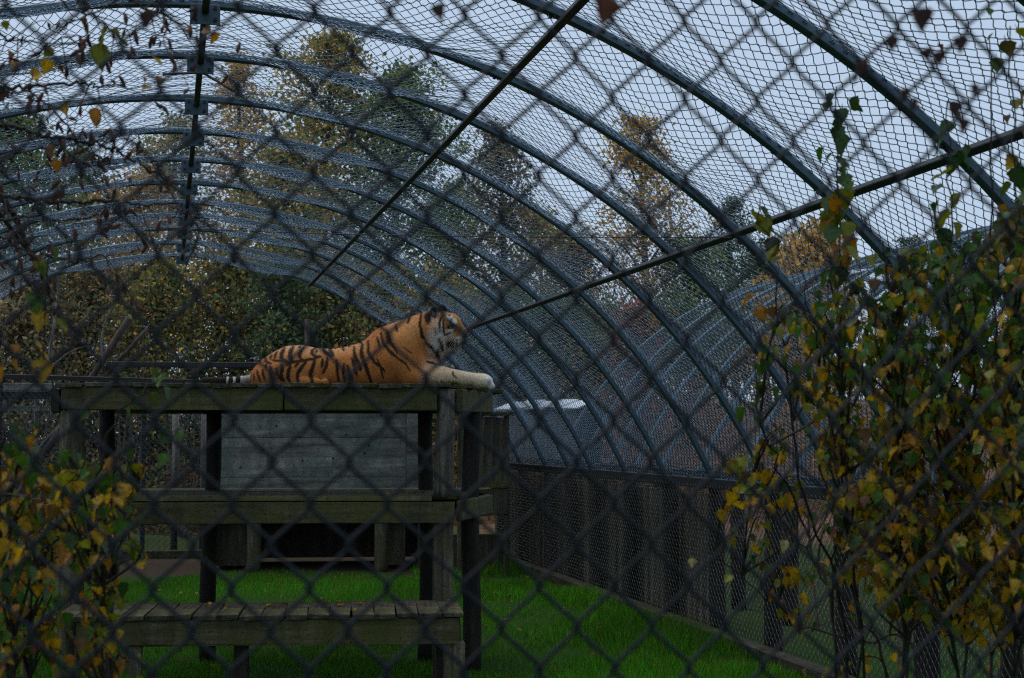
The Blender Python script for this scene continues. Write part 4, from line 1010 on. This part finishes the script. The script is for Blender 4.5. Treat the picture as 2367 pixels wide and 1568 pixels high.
def sapling(label, root, stems, clusters, extra, depth, seed, wts, size=(.025, .045), name='birch_sapling'):
    """root (px,d): where it stands; stems: pixel polylines; clusters: twig ends; extra: leaf points on stems"""
    rg = np.random.default_rng(seed); rp = at(root[0], 1500, root[1]); rp[2] = 0
    t = thing(name, tuple(rp), label, 'sapling'); sm = MB(); tw = MB(); pts = []; leaves = []
    for pl_, dd in stems:
        w = [rp+np.array([rg.normal(0, .05), rg.normal(0, .05), 0])]+[at(*p, dd+rg.normal(0, .05)) for p in pl_]
        c = bezier(w, 8); c[1:, :] += rg.normal(0, .006, (len(c)-1, 3)); V, F = tube_vf(c, np.linspace(.0052, .0016, len(c)), 6, False); sm.add(V, F); pts.append(c)
    allp = np.vstack(pts)
    for (px, py, nl) in clusters:
        e = at(px, py, depth+rg.normal(0, .32)); cand = allp[(allp[:, 2] < e[2]+.05)]
        if not len(cand): cand = allp
        dist = np.linalg.norm(cand-e, axis=1)+.6*np.clip(cand[:, 2]-e[2]+.25, 0, 9); s = cand[np.argmin(dist)]
        m = (s+e)/2+np.array([rg.normal(0, .03), rg.normal(0, .03), .05+rg.normal(0, .03)]); c = bezier([s, m, e], 6); V, F = tube_vf(c, np.linspace(.0042, .0012, len(c)), 4, False); tw.add(V, F)
        for i in range(nl):
            k = int(len(c)*(.35+.65*rg.random())); leaves.append((c[min(k, len(c)-1)]+rg.normal(0, .014, 3), py))
    for (px, py, cls, sz) in extra: leaves.append((at(px, py, depth+rg.normal(0, .06)), py, cls, sz))
    leaves.sort(key=lambda q: np.linalg.norm(q[0]-CAM)); over = MB()
    link('stem', sm.mesh('stem', M_TWIG, True), t)
    if tw.v: link('twigs', tw.mesh('twigs', M_TWIG), t)
    for i, lf in enumerate(leaves):
        p, py = lf[0], lf[1]; cls = lf[2] if len(lf) > 2 and lf[2] else pick(rg, wts(py)); s = (lf[3]*depth/FPX) if len(lf) > 3 else rg.uniform(*size)
        me = LEAVES[cls][rg.integers(0, 5)]; q = leaf_rot(rg)
        if i < 300: link('leaf', me, t, p, q, s)
        else:
            co = np.array([v.co for v in me.vertices])*s; R = np.array(q.to_matrix()); 
            ca = np.zeros(len(co)*4, np.float32); me.color_attributes['Col'].data.foreach_get('color', ca)
            over.add(co@R.T+p, np.array([list(f.vertices) for f in me.polygons]), ca.reshape(-1, 4)[:, :3])
    if over.v: o = link('foliage', over.mesh('foliage', M_LEAF, True), t); o['kind'] = 'stuff'
    return t
def wr(py):
    f = min(1, max(0, (py-520)/650))
    return {'g': 1.7*(1-f)+.35, 'dg': 1.3*(1-f)+.35, 'gg': .6*(1-f)+.22, 'yg': 1.1, 'y': .12+.75*f, 'oy': .30+1.5*f, 'o': .06+.25*f, 'b': .12+.5*f, 'p': .01+.03*f}
def wlft(py):
    f = min(1, max(0, (py-950)/350))
    return {'g': 1.2*(1-f)+.5, 'dg': .9, 'gg': .35, 'yg': .8, 'y': .35+.3*f, 'oy': .35+.5*f, 'o': .4+.4*f, 'b': .2+.4*f}
def sample(poly, n, rg, nl):
    xs = [p[0] for p in poly]; ys = [p[1] for p in poly]; out = []
    while len(out) < n:
        p = (rg.uniform(min(xs), max(xs)), rg.uniform(min(ys), max(ys)))
        if in_poly(p, poly): out.append((*p, int(rg.integers(nl[0], nl[1]+1))))
    return out
rg0 = np.random.default_rng(77)
D1 = [(2000, 640), (2180, 560), (2420, 460), (2420, 1430), (2050, 1410), (1960, 1150), (1850, 900), (1830, 700)]
def part(poly, x0, x1): return lambda p: x0 <= p[0] < x1
cl = sample(D1, 400, rg0, (5, 8)); cl += sample([(1960, 800), (2420, 720), (2420, 1480), (2060, 1440), (1940, 1150)], 210, rg0, (5, 8))
c_a = [c for c in cl if c[0] < 2010]; c_b = [c for c in cl if 2010 <= c[0] < 2150]; c_c = [c for c in cl if 2150 <= c[0] < 2280]; c_d = [c for c in cl if c[0] >= 2280]
c_low = sample([(1720, 1080), (1840, 930), (1930, 1150), (2050, 1400), (1980, 1480), (1830, 1330), (1760, 1180)], 26, rg0, (3, 5)) + sample([(1750, 1250), (2420, 1400), (2420, 1600), (1850, 1600)], 30, rg0, (3, 5))
def col_leaves(x0, y0, x1, y1, n, spread, cls, rg, s=(34, 56)):
    out = []
    for i in range(n):
        f = i/(n-1); out.append((x0+(x1-x0)*f+rg.normal(0, spread), y0+(y1-y0)*f+rg.normal(0, 8), cls[rg.integers(0, len(cls))], rg.uniform(*s)))
    return out
ex_a = col_leaves(1930, 215, 1945, 430, 15, 16, ['g', 'dg', 'dg', 'gg'], rg0, (30, 58))+col_leaves(1938, 430, 1950, 620, 20, 20, ['g', 'dg', 'gg', 'yg', 'o'], rg0, (40, 68))+col_leaves(1745, 468, 1800, 610, 8, 12, ['g', 'dg', 'yg'], rg0, (38, 54))+col_leaves(1755, 688, 1775, 745, 4, 10, ['g', 'yg', 'o'], rg0)+col_leaves(1748, 850, 1760, 960, 7, 20, ['g', 'dg', 'g'], rg0)
sapling('birch sapling with a tall leafy shoot climbing above the others at right', (1960, 4.2), [([(1985, 1560), (1950, 1100), (1940, 620), (1930, 205)], 4.0), ([(1960, 1500), (1860, 1150), (1800, 700), (1745, 462)], 4.1), ([(1930, 1500), (1850, 1200), (1765, 1000), (1748, 845)], 4.0), ([(1990, 1500), (1905, 900), (1850, 620)], 4.2)], c_a, ex_a, 4.05, 1, wr)
sapling('thick birch sapling behind the tall shoot, green above and gold below', (2090, 4.0), [([(2090, 1560), (2080, 1100), (2060, 700), (2040, 560)], 3.9), ([(2100, 1500), (2130, 1000), (2110, 620)], 4.1)], c_b, [], 3.95, 2, wr)
sapling('birch sapling with a green topped shoot reaching the purlin at right', (2210, 3.9), [([(2215, 1560), (2190, 1100), (2200, 600), (2188, 235)], 3.8), ([(2230, 1500), (2250, 900), (2230, 560)], 4.0)], c_c, col_leaves(2190, 240, 2205, 560, 15, 22, ['g', 'dg', 'dg', 'yg', 'gg'], rg0, (34, 60)), 3.85, 3, wr)
sapling('birch sapling at the right edge, dense with gold leaves', (2350, 3.8), [([(2350, 1560), (2340, 1000), (2350, 500), (2335, 60)], 3.7), ([(2370, 1500), (2330, 900), (2300, 480)], 3.9), ([(2360, 1400), (2300, 700), (2290, 80)], 3.9)], c_d, col_leaves(2335, 70, 2345, 480, 14, 26, ['yg', 'g', 'dg', 'y', 'oy'], rg0, (26, 50))+[(2355, 385, 'dg', 62), (2295, 78, 'g', 30), (2170, 105, 'b', 34), (2288, 20, 'g', 26), (2352, 230, 'yg', 34)], 3.75, 4, wr)
sapling('low straggling sapling with sparse gold leaves before the mesh wall', (2060, 4.5), [([(2050, 1560), (1950, 1420), (1850, 1250), (1740, 1100)], 4.4), ([(2120, 1560), (2000, 1480), (1840, 1440), (1660, 1280)], 4.4), ([(2300, 1560), (2150, 1450), (2050, 1330)], 4.3)], c_low, col_leaves(1690, 1050, 1790, 1110, 8, 18, ['g', 'yg', 'y', 'oy'], rg0, (36, 60))+[(1705, 1160, 'y', 44), (1600, 1290, 'p', 26), (1690, 1330, 'yg', 30), (1860, 1370, 'y', 36)], 4.4, 5, wr)
L1 = [(-30, 1060), (60, 1000), (120, 1050), (200, 960), (250, 1060), (330, 1030), (390, 1120), (310, 1150), (390, 1230), (290, 1260), (250, 1350), (330, 1430), (210, 1470), (330, 1540), (300, 1600), (-30, 1600)]
cl = sample(L1, 140, rg0, (4, 7)); l_a = [c for c in cl if c[0] < 150]; l_b = [c for c in cl if c[0] >= 150]
sapling('bushy birch sapling at the left edge, orange gold leaves', (40, 3.6), [([(30, 1560), (60, 1200), (40, 1000)], 3.6), ([(60, 1560), (120, 1250), (170, 960)], 3.7), ([(20, 1560), (0, 1250), (-20, 1050)], 3.5)], l_a, [], 3.6, 6, wlft)
sapling('birch sapling in front of the platform, green leaves on arching twigs', (230, 3.5), [([(250, 1560), (210, 1250), (250, 1000), (340, 890), (372, 855)], 3.5), ([(260, 1560), (280, 1250), (330, 1080), (420, 985)], 3.6), ([(240, 1500), (180, 1200), (205, 940)], 3.4)], l_b,
        [(352, 848, 'g', 36), (372, 866, 'g', 44), (420, 992, 'g', 46), (398, 1000, 'dg', 44), (332, 905, 'dg', 42), (345, 910, 'g', 40), (380, 895, 'gg', 34), (300, 935, 'g', 36), (210, 955, 'dg', 40), (385, 1050, 'g', 40), (300, 1130, 'y', 36)], 3.5, 7, wlft)
def fallen_leaves():
    rg = np.random.default_rng(31); mb = MB()
    for i in range(150):
        me = LEAVES[['o', 'b', 'y', 'oy', 'b'][rg.integers(0, 5)]][rg.integers(0, 5)]; co = np.array([v.co for v in me.vertices])*rg.uniform(.03, .055)
        R = np.array((Quaternion((0, 0, 1), rg.uniform(0, 6.28)) @ Quaternion((1, 0, 0), rg.normal(0, .35))).to_matrix())
        if i < 14: p = pl(rg.uniform(aS0+.3, aS1), rg.uniform(-.75, -.1), ZS+.012)
        elif i < 22: p = pl(rg.uniform(aM1-.5, aM1), rg.uniform(.05, .4), ZM+.012)
        else: p = np.array([rg.uniform(-1.5, 4.3), rg.uniform(9, 18), .045])
        ca = np.zeros(len(co)*4, np.float32); me.color_attributes['Col'].data.foreach_get('color', ca); mb.add(co@R.T+p, np.array([list(f.vertices) for f in me.polygons]), ca.reshape(-1, 4)[:, :3])
    tag(link('fallen_leaves', mb.mesh('fallen_leaves', M_LEAF, True)), 'scattered fallen autumn leaves on the grass and boards', 'leaves', None, 'stuff')
fallen_leaves()
def hanging_birch():
    rg = np.random.default_rng(9); d = 3.5
    root = at(-420, 1500, 3.6); root[2] = 0
    t = thing('birch_tree', tuple(root), 'overhanging birch branches with brown catkins and few yellow leaves, upper left', 'tree')
    z3 = lambda a: [(.34*p, .34*q) for p, q in a]
    trunk = bezier([root, root+[.03, 0, 1.2], root+[-.02, .04, 2.2], root+[.05, .1, 3.4]], 8); mb = MB(); V, F = tube_vf(trunk, np.linspace(.055, .03, len(trunk)), 10, False, .03); mb.add(V, F); link('trunk', mb.mesh('trunk', M_BIRCH, True), t)
    main = [([(-420, 120)]+z3([(-200, 590), (0, 590), (150, 600), (350, 570), (600, 580), (700, 585), (850, 580)]), .006), ([(-420, 200)]+z3([(-200, 880), (0, 870), (130, 870), (280, 920), (450, 945), (600, 970), (770, 1010), (860, 1060), (1000, 1140), (1100, 1200), (1160, 1280)]), .006),
            ([(-420, 300)]+z3([(-200, 1310), (0, 1330), (200, 1350), (500, 1380), (640, 1365), (900, 1390), (1150, 1395)]), .007), (z3([(-100, 560), (50, 620), (250, 650), (450, 850), (650, 1050), (800, 1180)]), .004),
            ([(-420, 350)]+[(-60, 430), (20, 480), (40, 520), (75, 590), (100, 640), (118, 700)], .010), ([(-420, 420), (-60, 540), (0, 548), (50, 575), (105, 588), (165, 605), (220, 596), (275, 584)], .005),
            (z3([(-300, -100), (0, 230), (100, 260), (300, 300), (500, 250)]), .004), (z3([(300, -50), (500, 60), (700, 150), (800, 250)]), .003), (z3([(700, -80), (900, 10), (1100, 100), (1250, 160), (1400, 230)]), .004),
            (z3([(900, -60), (700, 60), (480, 160), (350, 250)]), .003), (z3([(-100, 1080), (100, 1040), (400, 1000), (700, 960), (930, 940)]), .003), (z3([(-60, 1500), (200, 1470), (500, 1500), (800, 1440), (1000, 1450)]), .004), ([(400, 490), (435, 495), (455, 530), (450, 560), (432, 590)], .0022)]
    mb = MB(); ends = []; catk = []
    for pts, r in main:
        dd = d+rg.normal(0, .12); c = bezier([at(*p, dd) for p in pts], 7); c += rg.normal(0, .003, c.shape); V, F = tube_vf(c, np.linspace(r, r*.35, len(c)), 5, False); mb.add(V, F)
        for k in range(3, len(c), 2):
            if rg.random() < .65:
                p = c[k]; L = rg.uniform(.06, .30); e = p+np.array([rg.normal(.04, .07), rg.normal(0, .05), -L*rg.uniform(.3, 1)+.03]); q = bezier([p, (p+e)/2+rg.normal(0, .02, 3)+[0, 0, .02], e], 5)
                V, F = tube_vf(q, np.linspace(.0018, .0008, len(q)), 3, False); mb.add(V, F)
                for s in range(rg.integers(1, 4)): catk.append(q[rg.integers(3, len(q))])
    link('branches', mb.mesh('branches', M_TWIG), t)
    cm = MB(); zz = np.linspace(0, 1, 7); V, F = tube_vf(np.c_[.06*np.sin(zz*3), 0*zz, -zz], [.05, .12, .15, .16, .14, .10, .03], 6, True, .12); cm.add(V, F, (.075, .032, .024)); mc = cm.mesh('catkin', M_CATKIN, True)
    for p in catk[:280]: link('catkin', mc, t, p, (rg.normal(0, .45), rg.normal(0, .45), rg.uniform(0, 6)), rg.uniform(.018, .034))
    for px, py, cls, s in ((250, 78, 'yg', 58), (262, 88, 'yg', 54), (234, 120, 'yg', 66), (356, 146, 'y', 44), (18, 128, 'o', 36), (42, 152, 'oy', 40), (80, 168, 'oy', 36), (112, 150, 'y', 38), (128, 165, 'b', 44), (100, 182, 'y', 36), (222, 265, 'o', 50), (148, 248, 'y', 30), (130, 345, 'oy', 44), (118, 345, 'b', 40), (128, 378, 'o', 34), (232, 452, 'o', 34), (343, 510, 'o', 34), (438, 70, 'o', 26), (472, 76, 'b', 32), (505, 88, 'o', 34), (332, 183, 'o', 26), (372, 186, 'o', 26), (345, 208, 'oy', 30), (122, 122, 'yg', 32), (12, 55, 'yg', 24), (340, 35, 'b', 44), (185, 60, 'b', 46),
                       (110, 625, 'g', 46), (92, 612, 'yg', 40), (122, 585, 'g', 44), (88, 690, 'g', 56), (90, 735, 'oy', 50), (128, 752, 'yg', 48), (84, 815, 'y', 60), (96, 850, 'oy', 62), (100, 600, 'b', 40), (40, 840, 'o', 30), (6, 860, 'o', 40), (35, 805, 'o', 28)):
        link('leaf', LEAVES[cls][rg.integers(0, 5)], t, at(px, py-s*.3, d+rg.normal(0, .04)), leaf_rot(rg), s*d/FPX)
    mb = MB(); c = bezier([at(*p, d) for p in ((112, 590), (106, 680), (102, 780), (98, 880), (90, 1000))], 6); V, F = tube_vf(c, .0016, 4, False); mb.add(V, F); link('hanging_twig', mb.mesh('hanging_twig', M_TWIG), t)
hanging_birch()

# ------------------------------------------------------------------ the near chain-link fence the picture is taken through
def near_fence():
    d0 = 1.40; O = at(1246.5, 1354, d0); PW, PH = .0712/2, .0775/2
    off = np.dot(O, ED)
    t = thing('chain_link_fence', (O[0], O[1], 0), 'dark coated chain-link fence close in front, wide diamond mesh', 'fence')
    zc = O[2]; m0 = -int(zc/PH)+1; m1 = int((2.7-zc)/PH); per = 8; me = []
    for s in (1, -1):
        n = (m1-m0)*per; ph = np.arange(n+1)/per+m0              # corner at integers
        tri = 2*np.abs(((ph/2) % 1)*2-1)-1                       # +1 at even, -1 at odd integers
        fr = np.abs(ph-np.round(ph)); rnd = np.clip(1-fr/.12, 0, 1)**2*.055
        a = s*tri*(PW*.5+.0042)*(1-rnd); b = s*np.sign(tri)*np.cos(np.pi*np.clip(fr*1.6, 0, .5))*.0036
        P = np.c_[a, b, ph*PH]; V, F = tube_vf(P, .0022, 8, False); mb = MB(); mb.add(V, F); me.append(mb.mesh('wire', M_FENCE, True))
    ang = -PA
    for j in range(-44, 46):
        # strands j and j+1 hook at O when j is 0: strand 0 has its peak (+) there, strand 1 its trough
        p = O+ER*((j-.5)*PW); o = link('wire', me[0] if j % 2 == 0 else me[1], t, (p[0], p[1], zc), (0, 0, ang))
    for a in (-1.62, 1.64):
        mb = MB(); p = O+ER*a+ED*.05; V, F = tube_vf([(p[0], p[1], -.1), (p[0], p[1], 2.75)], .03, 12); mb.add(V, F); link('post', mb.mesh('post', M_FENCE, True), t)
    mb = MB(); p, q = O+ER*-1.66+ED*.04, O+ER*1.68+ED*.04; p[2] = q[2] = 2.74; V, F = tube_vf([p, q], .022, 10); mb.add(V, F); link('top_rail', mb.mesh('top_rail', M_FENCE, True), t)
    # dead scraps caught in the wire
    rg = np.random.default_rng(3)
    spots = [(1396, -8, 'r', 74, 'pointed brown leaf hanging from the near fence at the top', 'leaf'), (1022, 6, 'k', 52, 'curled dark leaf scrap on the near fence left of the pointed leaf', 'leaf'), (340, 28, 'k', 46, 'dark leaf scrap on the near fence at upper left', 'leaf'), (2130, 20, 'k', 60, 'long dark scrap on the near fence at upper right', 'leaf')]
    for px, py, cls, s, lab, cat in spots:
        dd = off/np.dot(ray(px, py), ED); p = at(px, py, dd-.012)
        tag(link('dead_leaf', LEAVES[cls][1 if s > 70 else 4], None, p, Quaternion((0, 0, 1), -YAW) @ Quaternion((1, 0, 0), 1.45) @ Quaternion((0, 1, 0), rg.normal(0, .3)), s*dd/FPX), lab, cat)
    for px, py, s in ((2062, 85, 40), (2002, 138, 46), (1975, 165, 36), (2218, 85, 44), (2172, 118, 40), (2148, 110, 30), (2205, 235, 44), (2222, 275, 40), (2105, 225, 42), (2090, 205, 34), (2250, 195, 30)):
        dd = off/np.dot(ray(px, py), ED); p = at(px, py, dd-.008)
        tag(link('dead_scrap', LEAVES['k'][4], None, p, Quaternion((0, 0, 1), -YAW+rg.normal(0, .4)) @ Quaternion((1, 0, 0), 1.4) @ Quaternion((0, 1, 0), rg.normal(0, .5)), s*dd/FPX), 'small withered brown scrap caught in the near fence at upper right', 'leaf', 'withered scraps in the near fence')
near_fence()
